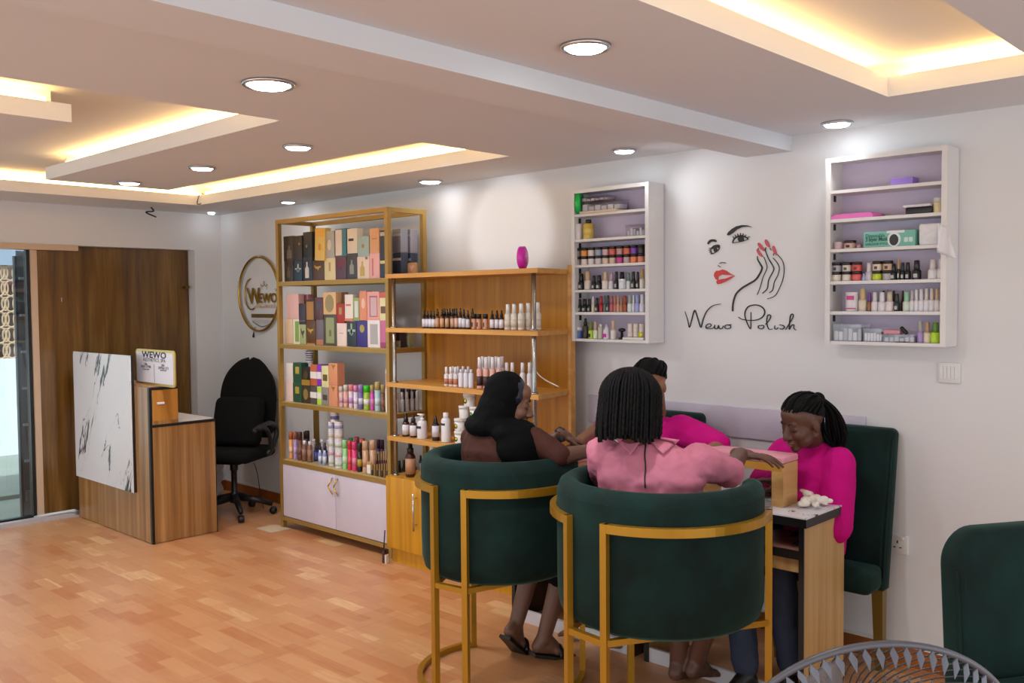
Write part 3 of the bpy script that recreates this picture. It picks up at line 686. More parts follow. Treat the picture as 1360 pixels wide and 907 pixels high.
for x0, x1, yt, yb, c, lab, dc in L3: boxpx(x0, x1, yt, yb, Y1, c, lab, dc, d=.06)
for x0, x1, yb, c, lab, dc in (
 (379.7, 388.8, 507.8, 0xe2c4bc, 'pinkish white carton, lower left end of the third tier of the gold stand', None),
 (389.1, 400.2, 508.4, 0x24503c, 'dark green carton with a gold square, lower one of a pair on the third tier', [('r', 0xb09c3c, .3, .75, .45, .8)]),
 (400.5, 411.8, 511.7, 0x3c3226, 'black carton with bronze ornament, lower one of a pair on the third tier', [('o', 0x8a7440, .2, .8, .2, .8)]),
 (412.1, 420.8, 512.2, 0x564c46, 'dark grey and white banded carton on the third tier of the gold stand', [('r', 0xe2dcd8, 0, 1, .34, .66)]),
 (421, 426.8, 513.2, 0xb4d850, 'lime green and white banded carton on the third tier of the gold stand', [('r', 0xe2e0d8, 0, 1, .34, .66)]),
 (427, 436.2, 514.6, 0x8c8680, 'grey carton with a dark picture, lower one of a pair on the third tier', [('r', 0x4a4440, .2, .85, .3, .6)]),
 (436.5, 448, 511.4, 0xd4906c, 'peach carton with a gilt crest, lower one of a pair on the third tier', [('h', 0x9a7434, .35, .75, .7, .98), ('s', 0xcf8a68, 0, 0, 0, 0)])):
    boxpx(x0, x1, yb, 540, Y1, c, lab, dc, zb=T3+.001, d=.06)
# ---- bottles: one builder per kind, each with its own cap (and label)
def unit(name, cat, lab, grp, x, Y, zb): return thing(name, (x, Y, zb), lab, cat, grp)
def m_(c, r=.3, **k): return flat(hx(c), r, **k)
def bottle(kind, x0, x1, yt, Y, zb, col, capc, lab, grp, labc=None, cat='bottle', name=None, band=None, h=None):
    """x0..x1 / yt: extent in the photograph on the plane through its axis"""
    xm_ = (x0+x1)/2; pe = 400 if h else yt
    a, b = X(x0, Y, pe), X(x1, Y, pe); w = abs(b-a)*.49; cx = (a+b)/2
    # round things look wider than their chord on a wall seen from the side
    dv = Vector((cx, Y)); k = abs(dv.y)/dv.length
    r = w*k*(1.2 if kind == 'polish' else 1.08)
    h = h or Z(yt, Y, xm_)-zb
    t = unit(name or {'drop': 'dropper_bottle', 'pump': 'pump_bottle', 'spray': 'spray_bottle', 'polish': 'nail_polish', 'jar': 'powder_jar', 'can': 'cream_tin', 'tube': 'body_mist', 'cap': 'capped_bottle', 'tub': 'cream_tub', 'nozzle': 'nozzle_bottle', 'flask': 'flask'}.get(kind, kind), cat, lab, grp, cx, Y, zb)
    c = (cx, Y, zb); B, K = m_(col), m_(capc)
    def L(pr, nm, mt, n=16, **kk): return MB().lathe(c, pr, n, **kk).build(nm, mt, t)
    if kind == 'drop':
        L([(r*.96, 0), (r, .003), (r, h*.56), (r*.75, h*.64), (r*.4, h*.66), (r*.4, h*.68)], 'body', B)
        L([(r*.66, h*.66), (r*.66, h*.8), (r*.42, h*.82), (r*.44, h*.94), (r*.26, h)], 'dropper', K)
        if labc is not None: L([(r*1.02, h*.08), (r*1.02, h*.52)], 'label', m_(labc, .5))
    elif kind == 'nozzle':
        L([(r*.96, 0), (r, .003), (r, h*.62), (r*.7, h*.68)], 'body', B); L([(r*.75, h*.66), (r*.55, h*.74), (r*.12, h)], 'nozzle', K)
        if labc is not None: L([(r*1.02, h*.15), (r*1.02, h*.58)], 'label', m_(labc, .5))
    elif kind == 'pump':
        L([(r*.96, 0), (r, .004), (r, h*.62), (r*.85, h*.7), (r*.4, h*.74), (r*.4, h*.76)], 'body', B)
        MB().lathe(c, [(r*.42, h*.745), (r*.42, h*.82), (r*.2, h*.84), (r*.2, h*.92), (r*.5, h*.93), (r*.45, h)], 14).box(cx-r*1.25, cx, Y-r*.16, Y+r*.16, zb+h*.94, zb+h*.995).build('pump', K, t)
        if labc is not None: L([(r*1.015, h*.12), (r*1.015, h*.55)], 'label', m_(labc, .5))
    elif kind == 'spray':
        L([(r*.96, 0), (r, .003), (r, h*.55), (r*.9, h*.62), (r*.5, h*.66)], 'body', B)
        L([(r*.66, h*.64), (r*.6, h*.99), (r*.5, h)], 'cap', K)
        if labc is not None: L([(r*1.02, h*.1), (r*1.02, h*.4)], 'label', m_(labc, .5))
    elif kind in ('polish',):
        L([(r*.97, 0), (r, .002), (r, h*.44), (r*.85, h*.5), (r*.35, h*.52)], 'body', B)
        L([(r*.62, h*.5), (r*.7, h*.52), (r*.6, h*.98), (r*.52, h)], 'cap', K, 12)
        if labc is not None: MB().box(cx-r*.45, cx+r*.45, Y-r*1.03, Y-r*.8, zb+h*.1, zb+h*.3).build('label', m_(labc, .5), t)
    elif kind == 'jar':
        L([(r*.95, 0), (r, .003), (r, h*.66), (r*.97, h*.7)], 'body', B); L([(r*1.02, h*.68), (r*1.02, h*.98), (r*.98, h)], 'lid', K)
        if labc is not None: MB().box(cx-r*.3, cx+r*.3, Y-r*1.03, Y-r*.85, zb+h*.15, zb+h*.45).build('label', m_(labc, .5), t)
    elif kind == 'can':
        L([(r*.98, 0), (r, .002), (r, h*.95), (r*.98, h-.0005)], 'body', B); L([(r*1.03, h*.9), (r*1.03, h-.0003)], 'lid', K)
        if labc is not None: L([(r*1.01, h*.25), (r*1.01, h*.6)], 'label', m_(labc, .5), a0=.3)
    elif kind == 'tub':
        L([(r*.86, 0), (r*.88, .003), (r*.97, h*.8)], 'body', B); L([(r*1.04, h*.78), (r*1.04, h*.96), (r*1.0, h-.0005)], 'lid', K)
        if labc is not None:
            q = MB().ball((cx-r*.1, Y-r*.9, zb+h*.42), (r*.42, r*.1, h*.2), 12); q.build('avocado_print', m_(0x2c3420, .6), t)
            MB().ball((cx-r*.02, Y-r*.93, zb+h*.44), (r*.28, r*.1, h*.13), 12).build('fruit_print', m_(labc, .6), t)
    elif kind == 'tube':
        L([(r*.96, 0), (r, .003), (r, h*.66), (r*.7, h*.72)], 'body', B); L([(r*.84, h*.7), (r*.84, h*.99), (r*.78, h)], 'cap', K)
        if labc is not None: L([(r*1.02, h*.12), (r*1.02, h*.5)], 'label', m_(labc, .5))
    elif kind == 'cap':
        L([(r*.96, 0), (r, .004), (r, h*.74), (r*.8, h*.8), (r*.5, h*.82)], 'body', B); L([(r*.56, h*.8), (r*.54, h)], 'cap', K)
        if labc is not None: L([(r*1.015, h*.2), (r*1.015, h*.6)], 'label', m_(labc, .5))
    elif kind == 'flask':      # long cylinder with cap of same width
        L([(r*.96, 0), (r, .003), (r, h*.72)], 'body', B); L([(r*1.01, h*.72), (r*1.01, h*.97), (r*.9, h)], 'cap', K)
        if labc is not None: L([(r*1.02, h*.2), (r*1.02, h*.45)], 'label', m_(labc, .5))
    if band:
        MB().box(cx-r*.6, cx+r*.55, Y-r*1.05, Y-r*.7, zb+h*band[1], zb+h*band[2]).build('emblem', m_(band[0], .5), t)
    return t
ORD = ['first', 'second', 'third', 'fourth', 'fifth', 'sixth', 'seventh', 'eighth', 'ninth', 'tenth', 'eleventh', 'twelfth']
# --- gold stand tier 3 mists
G3 = 'mist bottles on the third tier of the gold stand'
YB = 3.72
M3 = [
 ('flask', 449.8, 456, 512.5, 0xd8b4b8, 0xd0c8c4, 'clear pinkish mist bottle next to the peach cartons', 0xc89ab0),
 ('flask', 456.2, 462.6, 511, 0xd8a090, 0xd4ccc4, 'clear peach mist bottle, second from the peach cartons', 0xdc9ca0),
 ('flask', 463, 469.2, 510.5, 0xd8c0cc, 0xe08a8c, 'mist bottle with a coral cap', 0xc090c8),
 ('flask', 469.6, 475.4, 511.5, 0xd8c8d8, 0xd888b8, 'mist bottle with an orchid pink cap', 0xe0d0e0),
 ('flask', 475.8, 482.4, 510.5, 0x6a5a9c, 0xa284cc, 'purple mist bottle with a lavender cap', 0xcac4dc),
 ('flask', 482.9, 491.2, 511.8, 0x9ab838, 0x38c828, 'mist bottle with a vivid green cap', 0xd8dccc),
 ('flask', 491.5, 497, 511.2, 0xc848a0, 0xb09c68, 'magenta mist bottle with a gold cap', 0xd880c0),
 ('flask', 497.6, 505.2, 507, 0xa4c4cc, 0xb4a06c, 'pale blue mist bottle with a tall gold cap', 0xc4d4dc),
 ('flask', 505.6, 511.6, 511, 0x6a4638, 0xa8905c, 'brown floral mist bottle with a gold cap', 0x8a5e4c)]
for kd, a, b, yt, c, k, lab, lc in M3: bottle(kd, a, b, yt, YB, T3+.001, c, k, lab+', third tier of the gold stand', G3, lc, name='mist_bottle')
g_box(X(511.8, 3.70, 520), X(516.6, 3.70, 520), T3+.001, Z(491, 3.70, 514)-T3, 3.70, .03, 0xe6c8c0, 'tall narrow pink and white carton behind the right post of the gold stand', [('r', 0xf0e8e4, 0, 1, 0, .55), ('r', 0xc47c6c, .2, .8, .6, .9)])
for i in range(5):
    x = -4.65+.018*i
    bottle('flask', 0, 0, 0, 3.80+.03*(i % 2), T3+.001, 0x2c1814, 0x3a2a22, 'dark brown bottle, %s from the left at the right side of the third tier of the gold stand' % ORD[i], 'dark bottles at the right side of the third tier', 0x6a3428, name='dark_bottle', h=.16) if False else None
def place_bottle(kind, x, Y, zb, r, h, col, capc, lab, grp, labc=None, **k):
    """same builders by position in metres"""
    dv = Vector((x, Y)); kk = abs(dv.y)/dv.length; w = r/kk/.98
    def px(xx):
        d = Vector((xx, Y, zb))-CAMP; return 680+FPX*d.dot(CR)/d.dot(CF)
    t = bottle(kind, 0, 1, 0, Y, zb, col, capc, lab, grp, labc, h=h, **k) if False else None
    global X
    X0 = X
    X = lambda p, Y_, py=400: x-w if p == 0 else x+w
    t = bottle(kind, 0, 1, 0, Y, zb, col, capc, lab, grp, labc, h=h, **k)
    X = X0
    return t
for i in range(4):
    place_bottle('flask', -4.64+.033*i if i < 2 else -4.60, 3.78+.045*i, T3+.001, .014, .15-.006*i, 0x2a1613, 0x33231d, 'dark brown bottle, %s from front at right side of gold stand third tier' % ORD[i], 'dark bottles, third tier', 0x5c3026, name='dark_bottle')
for i in range(5):
    place_bottle('spray', -4.585+.004*i, 3.76+.038*i, T3+.001, .013, .125, 0xd4d0d4, 0xe0dce0, 'small white bottle, %s from front, right edge of gold stand third tier' % ORD[i], 'small white bottles, third tier', None, name='small_white_bottle')
# doll bottle with sailor stripes on the green cartons
zt = Z(482, 3.74, 411)
dl = unit('torso_bottle', 'bottle', 'perfume bottle shaped like a torso in navy striped white shirt on the cartons', None, X(411, 3.74, 475), 3.74, zt)
cx = X(411, 3.74, 475); hh = Z(464, 3.74, 411)-zt
MB().lathe((cx, 3.74, zt), [(.026, 0), (.034, hh*.2), (.026, hh*.45), (.036, hh*.75), (.03, hh*.9), (.01, hh)], 18, sy=.7).build('body', m_(0xd8d4dc), dl)
for k in range(5):
    f = .2+.16*k; rr = [.034, .0275, .03, .036, .03][k]
    MB().lathe((cx, 3.74, zt+hh*f), [(rr*1.04, 0), (rr*1.04, hh*.06)], 18, sy=.72).build('stripe', m_(0x1c2450), dl)
# --- tier 4
G4 = 'bottles on the fourth tier of the gold stand'
Y4 = 3.71
for kd, a, b, yt, c, k, lab, lc in [
 ('flask', 383.4, 389, 573.5, 0xe09a5c, 0xb0602c, 'orange spray can with a copper cap at the left end', 0xe8bc98),
 ('flask', 389.4, 394.6, 573, 0xa488b8, 0x94584c, 'mauve spray can with a brown cap', 0xc0a0c8),
 ('flask', 395, 401.4, 573.5, 0x6a3c30, 0x4a2a24, 'brown spray can with a darker cap', 0x7c5648),
 ('cap', 400.8, 407.6, 585, 0x7a5240, 0xe4e0e4, 'brown bottle with a white cap, left of a pair', 0x946c58),
 ('cap', 407.9, 414.6, 586, 0x865c48, 0xe4e0e4, 'brown bottle with a white cap, right of a pair', 0x9c7460),
 ('cap', 422.6, 427.8, 598, 0x8c9cc8, 0xe0e2ec, 'pale blue white capped bottle, left of a pair', 0xdce0ec),
 ('cap', 428.2, 433.6, 598.5, 0x8c9cc8, 0xe0e2ec, 'pale blue white capped bottle, right of a pair', 0xdce0ec),
 ('flask', 448.3, 454.4, 585.5, 0xc0a4b8, 0x7c4c5c, 'mauve tube with a plum cap', 0xccb4c4),
 ('flask', 454.8, 461.2, 584.2, 0x94d488, 0x98dc90, 'light green spray can', 0xc8e4c0),
 ('flask', 461.6, 467, 585.2, 0xd82c44, 0xd83450, 'red spray can', 0xe05868),
 ('flask', 467.3, 474, 586.3, 0xdc3c74, 0xd84878, 'hot pink spray can', 0xe4849c),
 ('flask', 474.4, 480.8, 588.6, 0x1c1a18, 0x242220, 'black spray can with a yellow mark', 0xb49c34),
 ('flask', 481.3, 489.4, 585.5, 0xc89c7c, 0xcca484, 'tan spray can, left one of two', 0xc09070),
 ('flask', 491, 498.6, 584.5, 0xc89c7c, 0xcca484, 'tan spray can, right one of two', 0xc09070)]:
    bottle(kd, a, b, yt, Y4+(.0 if a > 400 or a < 396 else .01), T4+.001, c, k, lab+', fourth tier of the gold stand', G4, lc, name='spray_can' if kd == 'flask' else None)
for i, (a, b, yt, c, k, lab, nm) in enumerate([
 (403, 408.5, 573, 0x4a2c28, 0x3a201c, 'dark brown can behind the white capped bottles', 'spray_can'), (404.5, 411, 572, 0x3c2420, 0x30201c, 'darkest brown can behind the white capped bottles', 'spray_can'),
 (500, 505, 583.5, 0x40203c, 0x4a2844, 'dark purple can, left of a pair', 'spray_can'), (505.3, 510, 584, 0x3a1c38, 0x442440, 'dark purple can, right of a pair', 'spray_can'),
 (463, 469, 581.5, 0x40a050, 0x38a848, 'green capped can in the back row', 'spray_can'), (471, 477, 580, 0xb84454, 0xb83c50, 'crimson can in the back row', 'spray_can'), (478.5, 484.5, 582, 0xd85c48, 0xd8684c, 'coral can in the back row', 'spray_can')]):
    bottle('flask', a, b, yt, 3.80, T4+.001, c, k, lab+', fourth tier of the gold stand', 'cans in the back row, fourth tier', None, name=nm)
for i, a in enumerate((416.6, 422, 428.6)):
    bottle('drop', a, a+6, 588.5-i*.5, 3.765, T4+.001, 0x2c3070, 0x2a2838, 'navy dropper bottle, %s from the left on the fourth tier of the gold stand' % ORD[i], 'navy dropper bottles', 0x5c64a8)
for i, a in enumerate((413.5, 424, 433)):
    bottle('cap', a, a+6.5, 583+i*.4, 3.82, T4+.001, 0xb8a8a4, 0xe0dcdc, 'white capped bottle, %s from the left in the back row of the fourth tier' % ORD[i], 'white capped bottles in the back row', None)
# stacked white tins: two columns and one on top
hT = (Z(559.5, Y4, 437)-T4)/5
for col_, (a, b) in enumerate(((433.2, 441.2), (441.6, 453.2))):
    hc = (Z(560-col_*.6, Y4, (a+b)/2)-T4)/5
    for k in range(5):
        bottle('can', a, b, 0, Y4 if col_ else Y4+.012, T4+.001+hc*k, 0xdcd8e0, 0xe8e6ea, 'white printed tin, %s from the bottom in the %s column of tins' % (ORD[k], 'wider right' if col_ else 'narrow left'), 'stacked white tins on the fourth tier', [0xb8c4a8, 0xd4a0a4, 0xa8b490, 0xccb89c, 0x8c90b8][k], h=hc-.0005, name='printed_tin')
bottle('can', 436.2, 447.6, 0, Y4+.005, T4+.002+hT*5, 0xdcd8e0, 0xe8e6ea, 'white printed tin alone on top of the two columns of tins', 'stacked white tins on the fourth tier', 0x585c98, h=Z(547, Y4, 442)-T4-hT*5, name='printed_tin')
# little gold capped vials in front right
Gv = 'gold capped vials on the fourth tier'
for i in range(8):
    bottle('polish', 489.5+i*3.1, 492.3+i*3.1, 603-i*.7, 3.76, T4+.03, 0x5a3038, 0xb8925c, 'gold capped vial, %s from left in back rank, fourth tier of gold stand' % ORD[i], Gv, None, name='gold_vial')
for i in range(7):
    bottle('polish', 492.8+i*3.3, 495.8+i*3.3, 617-i*.3, 3.69, T4+.001, [0x3a2c20, 0x8c6a3c][i % 2], 0x9a7a3c, 'gold capped vial, %s from left in front rank, fourth tier of gold stand' % ORD[i], Gv, None, name='gold_vial')
MBv = MB().box(X(488, 3.745), X(515, 3.745), 3.735, 3.79, T4+.001, T4+.03).build('vial_stand', m_(0xa88c90)); tag(MBv, 'mauve step tray holding the back rank of gold capped vials', 'tray')
boxpx(486.8, 492.6, 613, 630, 3.685, 0xb08c50, 'tiny gold carton with a white label on the fourth tier of the gold stand', [('r', 0xe4e0dc, .08, .92, .1, .75)], zb=T4+.001, d=.03)
for i in range(5):
    place_bottle('polish', -4.60+.006*i, 3.74+.037*i, T4+.001, .013, .10, 0x1e1a18, 0x2a2624, 'black vial, %s from the front in the file at the right edge of the fourth tier' % ORD[i], 'black vials at the right edge of the fourth tier', 0x7c8468, name='black_vial')
# --- wooden unit
YS = 3.665
G5 = 'dropper bottles on the upper shelf of the wooden unit'
for i, (x, c, lc, yt) in enumerate([(563.2, 0x30261f, 0xd8d4e0, 412.6), (567.6, 0x30261f, 0xd8d4e0, 412.4), (571.8, 0x30261f, 0xd8d4e0, 412.4), (576, 0x30261f, 0xd8d4e0, 412.4),
     (580.9, 0x4a2c1a, 0xd2a07c, 410), (587.2, 0x4a2c1a, 0xd2a07c, 410.3), (593.8, 0x3c2618, 0xc4a07c, 410.2), (600.8, 0x3a221c, 0xc89c88, 410), (606.2, 0x3a221c, 0xd0aca0, 409.4),
     (611.4, 0x28221e, 0xd8d4e0, 409.2), (616, 0x28221e, 0xd8d4e0, 410.5), (621.4, 0x28221e, 0xd8d4e0, 412)]):
    bottle('drop', x-2.7, x+2.7, yt, YS+(.03 if i in (3, 8) else 0)*0, UZ[1]+.001, c, 0x181615, 'dropper bottle with %s label, %s from the left on the upper shelf of the wooden unit' % ('a white' if lc == 0xd8d4e0 else 'an orange beige', ORD[i]), G5, lc)
for i, x in enumerate((590.4, 597.4, 603.4, 627.4)):
    bottle('drop', x-2.7, x+2.7, 409.5, YS+.07, UZ[1]+.001, 0x241c18, 0x181615, 'unlabelled dark dropper bottle, %s from the left in the rear row of the upper wooden shelf' % ORD[i], G5, None)
for i, x in enumerate((629.4, 636, 644.6)):
    bottle('jar', x-3.3, x+3.3, 417, YS, UZ[1]+.001, 0xcc9880, 0x1c1a1a, 'peach jar with a tall black lid, %s from the left on the upper shelf of the wooden unit' % ORD[i], 'peach jars with black lids', 0x3a2420, name='serum_jar')
for i, x in enumerate((653.6, 660, 666)):
    bottle('drop', x-3, x+3, 412, YS, UZ[1]+.001, 0x28221e, 0x181615, 'white labelled dropper bottle, %s of the three beside the white spray bottles' % ORD[i], G5, 0xdcd6e2)
for i, (x, yt) in enumerate(((674.6, 404), (683, 403.6), (692.3, 403), (701.6, 402.4), (714, 401.6))):
    bottle('spray', x-4.4, x+4.4, yt, YS if i < 3 else 3.70, UZ[1]+.001, 0xd4ccc0, 0xe2e0de, 'cream spray bottle with a white cap, %s from the left on the upper wooden shelf' % ORD[i], 'cream spray bottles', 0xc8beb0)
YS3 = 3.66
for i, x in enumerate((592.8, 598.8, 605)):
    bottle('spray', x-3, x+3, 487.2, YS3, UZ[2]+.001, 0xe0dce0, 0xe6e2e6, 'small white spray bottle with a peach band, %s from the left on the middle wooden shelf' % ORD[i], 'banded spray bottles', 0xb87860)
for i, x in enumerate((612.3, 618.9, 625.6)):
    bottle('cap', x-3.3, x+3.3, 490.6, YS3, UZ[2]+.001, 0xd8d6e0, 0xdedce6, 'smooth white bottle, %s from the left of three on the middle wooden shelf' % ORD[i], 'smooth white bottles', None)
for i, x in enumerate((601.5, 608.5, 615, 622)):
    bottle('spray', x-3, x+3, 486.5, YS3+.09, UZ[2]+.001, 0xd8d6e0, 0xdedce6, 'white spray bottle, %s from the left in the rear row of the middle wooden shelf' % ORD[i], 'rear white spray bottles', None)
for i, x in enumerate((637, 645.6, 654.4, 663)):
    bottle('spray', x-4, x+4, 474.2, YS3, UZ[2]+.001, 0xd8a498, 0xe0dce2, 'tall pink spray bottle with a white cap, %s from the left behind the black headscarf' % ORD[i], 'tall pink spray bottles', 0x3a2024)
for i, x in enumerate((641, 650, 659, 666.5)):
    bottle('spray', x-4, x+4, 473.4, YS3+.09, UZ[2]+.001, 0xd8d0d4, 0xe0dce2, 'tall white spray bottle, %s from the left in the row behind the tall pink ones' % ORD[i], 'tall white spray bottles', None)
for i, x in enumerate((673, 680.4, 694, 703.4)):
    bottle('spray', x-3.6, x+3.6, 481.5, YS3+.03, UZ[2]+.001, 0xd8d4da, 0xe2e0e4, 'white spray bottle, %s from the left just above the headscarf' % ORD[i], 'white sprays by the chrome pole', None)
tag(MB().tube(spline([at(704, 480, 1, 3.85), at(714, 496, 1, 3.80), at(725, 505, 1, 3.76), at(742, 513.5, 1, 3.75)]), .0035, 6).build('charger_cable', m_(0xe0dcd4)), 'thin white cable lying on the middle shelf right of the chrome pole', 'cable')
G6 = 'bottles on the lower shelf of the wooden unit'; Z4 = UZ[3]+.001
bottle('drop', 534.2, 543.6, 549, YS3, Z4, 0x3c1c16, 0x1e1614, 'amber dropper bottle with a white label at the left end of the lower wooden shelf', G6, 0xd8d2d8)
bottle('drop', 544.2, 553.4, 549.8, YS3, Z4, 0x3c1c16, 0x1e1614, 'amber dropper bottle with a white label, second on the lower wooden shelf', G6, 0xd8d2d8)
bottle('pump', 554, 567.2, 549.4, YS3, Z4, 0xdcd8e0, 0xe4e2e8, 'white pump bottle with a black emblem on the lower wooden shelf', G6, None, band=(0x2c2a2e, .42, .52))
bottle('nozzle', 573.8, 583.2, 551, YS3, Z4, 0x24181a, 0x1c1614, 'dark bottle with a pointed nozzle and white label on the lower wooden shelf', G6, 0xd4d0dc)
bottle('cap', 586, 598.2, 548, YS3, Z4, 0xe0dee4, 0xe6e4ea, 'tall white bottle with a white cap and black emblem on the lower wooden shelf', G6, None, band=(0x34343a, .58, .65))
for lab, a, b, yt, yb, yy, lc in [
 ('bottom tub of the left column', 601.8, 616.2, 571.5, 588, 0, 0xc8c028), ('middle tub of the left column', 601.8, 616.2, 555.8, 571.5, 0, 0xc8c028),
 ('bottom tub of the right column', 616.6, 630, 573, 589, 0, None), ('middle tub of the right column', 616.6, 630, 557, 573, 0, None),
 ('third tub up, over the left column', 608, 622, 541.5, 556, .01, None), ('third tub up, over the right column', 622.4, 635, 542, 557, .01, 0x64b040),
 ('topmost tub', 614.4, 630.5, 528.8, 541.5, .01, 0xc8c028)]:
    Yt = YS3+yy; xm_ = (a+b)/2; lvl = {588: 0, 571.5: 1, 589: 0, 573: 1, 556: 2, 557: 2, 541.5: 3}[yb]; hq = .0745
    bottle('tub', a, b, 0, Yt, Z4+hq*lvl, 0xdcdad8, 0xe4e2e0, 'white cream tub, %s of the pile on the lower wooden shelf' % lab.replace(' of the', ' of').replace('third tub up, over the', 'third up in'), 'white cream tubs', lc, h=hq-.0005)
G7 = 'bottles on the base cabinet'
Zb = .541
bottle('drop', 538.4, 551.2, 586, YS3, Zb, 0x3c1a14, 0x1a1413, 'large amber bottle with a tan label on the base of the wooden unit', G7, 0xb08464)
bottle('cap', 567.5, 581.5, 590, YS3+.02, Zb, 0xdcdade, 0xe2e0e6, 'white bottle half hidden by the green armchair on the base of the wooden unit', G7, None)
bottle('cap', 556.6, 560.6, 604.8, YS3+.08, Zb, 0x2a2a30, 0x16161a, 'slim black capped vial beside the large amber bottle', G7, 0xb8b4bc)
pk = unit('pink_clock', 'clock', 'round hot pink plastic clock standing on the top board of the wooden unit', None, X(694, 3.70, 342), 3.70, UZ[0])
cz = UZ[0]+(Z(327, 3.70, 694)-UZ[0])/2; rr = cz-UZ[0]
M = Matrix.Translation((X(694, 3.70, 342), 3.70, cz)) @ Matrix.Rotation(R(28), 4, 'Z') @ Matrix.Rotation(PI/2, 4, 'Y')
MB().lathe((0, 0, 0), [(rr*.8, -.02), (rr, -.014), (rr, .014), (rr*.8, .02)], 28, M).build('case', m_(0xd424b0, .35), pk)
MB().lathe((0, 0, 0), [(rr*.55, .0205), (rr*.55, .022)], 24, M).build('dial', m_(0xe060c4, .3), pk)
MB().lathe((0, 0, 0), [(rr*.55, -.022), (rr*.55, -.0205)], 24, M).build('rear_dial', m_(0xe060c4, .3), pk)
cd_ = unit('picture_card', 'card', 'small wooden card with a pink motif on the top board of the wooden unit', None, -4.47, 3.80, UZ[0])
yprism(rrect(-4.51, -4.43, UZ[0], UZ[0]+.075, .012), 3.80, 3.812).build('board', m_(0xb88850), cd_)
yprism([(-4.495, UZ[0]+.055), (-4.47, UZ[0]+.02), (-4.445, UZ[0]+.055), (-4.458, UZ[0]+.062), (-4.47, UZ[0]+.05), (-4.482, UZ[0]+.062)], 3.798, 3.7995).build('motif', m_(0xd49c94), cd_)
ib = unit('small_bottle', 'bottle', 'tiny dark bottle with a white label on the floor by the cupboard corner', None, -4.47, 3.56, 0)
MB().box(-4.495, -4.47, 3.55, 3.575, 0, .07, bev=.003).build('body', m_(0x3a1414), ib); MB().box(-4.47, -4.458, 3.552, 3.573, 0, .055).build('label', m_(0xd8d0c8), ib); MB().box(-4.49, -4.475, 3.555, 3.57, .07, .085).build('cap', blk, ib)
tag(MB().tube([(-4.50, 3.57, .085), (-4.525, 3.60, .19)], .004, 6).build('black_stick', blk), 'thin black stick leaning against the corner of the white cupboard', 'stick')
# --- left wall cabinet
YC = 3.985
def cx_row(cab, zb, items, grp):
    for kd, a, b, yt, c, k, lab, lc in items:
        bottle(kd, a, b, yt, YC, zb+.0005, c, k, lab, grp, lc)
z = CLz
dsc = unit('green_disc', 'disc', 'bright green plastic disc standing on the top shelf of the left wall cabinet', None, X(770, YC, 270), YC, z[0])
r_ = (Z(255, YC, 770)-z[0])/2
M = Matrix.Translation((X(770, YC, 270), YC, z[0]+r_)) @ Matrix.Rotation(R(25), 4, 'Z') @ Matrix.Rotation(PI/2, 4, 'Y')
MB().lathe((0, 0, 0), [(r_*.55, -.012), (r_*.62, -.016), (r_*.95, -.014), (r_, 0), (r_*.95, .014), (r_*.62, .016), (r_*.55, .012)], 26, M).build('rim', m_(0x1fb84c, .35), dsc)
MB().lathe((0, 0, 0), [(r_*.56, -.01), (r_*.56, .01)], 26, M).build('centre', m_(0x29a046, .4), dsc)
clear = glassy('clear_plastic', (240, 238, 242), .12)
def clearbox(x0, x1, yt, yb, Y, d, lab, cat='box', zb=None, fill=None, name='clear_box'):
    a, b = X(x0, Y, yb), X(x1, Y, yb); z0 = zb if zb is not None else Z(yb, Y, x0); z1 = Z(yt, Y, (x0+x1)/2)
    t = unit(name, cat, lab, None, (a+b)/2, Y, z0)
    MB().box(a, b, Y, Y+d, z0, z1-.004).build('shell', clear, t)
    MB().box(a-.002, b+.002, Y-.002, Y+d+.002, z1-.004, z1).build('lid', clear, t)
    if fill:
        random.seed(int(x0)); n = 6
        for k in range(n):
            u = a+(b-a)*(k+.5)/n
            MB().box(u-(b-a)/n*.4, u+(b-a)/n*.4, Y+.01, Y+d-.01, z0+.003, z0+(z1-z0)*random.uniform(.45, .75), bev=.002).build('contents', m_(fill[k % len(fill)], .5), t)
    return t
brd = MB().box(X(771, 3.945, 283), X(820, 3.945, 280), 3.935, 4.05, z[0]+.0005, z[0]+.012).build('wooden_board', m_(0xcbb49c)); tag(brd, 'thin wooden board lying on the top shelf of the left wall cabinet', 'board')
clearbox(771, 822, 266, 280, 3.955, .09, 'clear tray box lying on the wooden board in the left wall cabinet', zb=z[0]+.013, fill=[0xe4e4e8, 0xdcdce0])
clearbox(771, 806, 260, 266, 3.955, .08, 'clear glitter box uppermost on the top shelf of the left wall cabinet', zb=Z(266, 3.955, 796)+.001, fill=[0xe0d8d4, 0xdcd4d0])
cx_row(0, z[1], [('can', 762.6, 773.8, 297.6, 0xe4dcdc, 0xeae4e4, 'ribbed white cup on the second shelf of the left wall cabinet', None)], None)
bottle('cap', 774.8, 788.4, 291.6, YC, z[1]+.0005, 0xd2b048, 0x221c18, 'yellow bottle with a black cap in the left wall cabinet', None, 0xd8ba5c, name='remover_bottle')
clearbox(831, 855.5, 298, 314, 3.965, .08, 'clear box of silver bits on the second shelf of the left wall cabinet', zb=z[1]+.0005, fill=[0xd8d8dc, 0xececf0, 0xc4c4cc])
top_c = [0x8c8484, 0xd89040, 0xdcc8c4, 0x94a4bc, 0xc8a4a8, 0xc85848, 0xb89094, 0xd86848, 0x7a3cae, 0x2c2428]
bot_c = [0xa09494, 0xd8ccc8, 0xd8d0d0, 0xccc0c4, 0xd4c0ac, 0xd0b8a0, 0xc83c94, 0xb8a4a0, 0xe08050, 0xd88468]
wj = (856.3-762.5)/10
hj = (Z(327.2, YC, 810)-z[2])/2
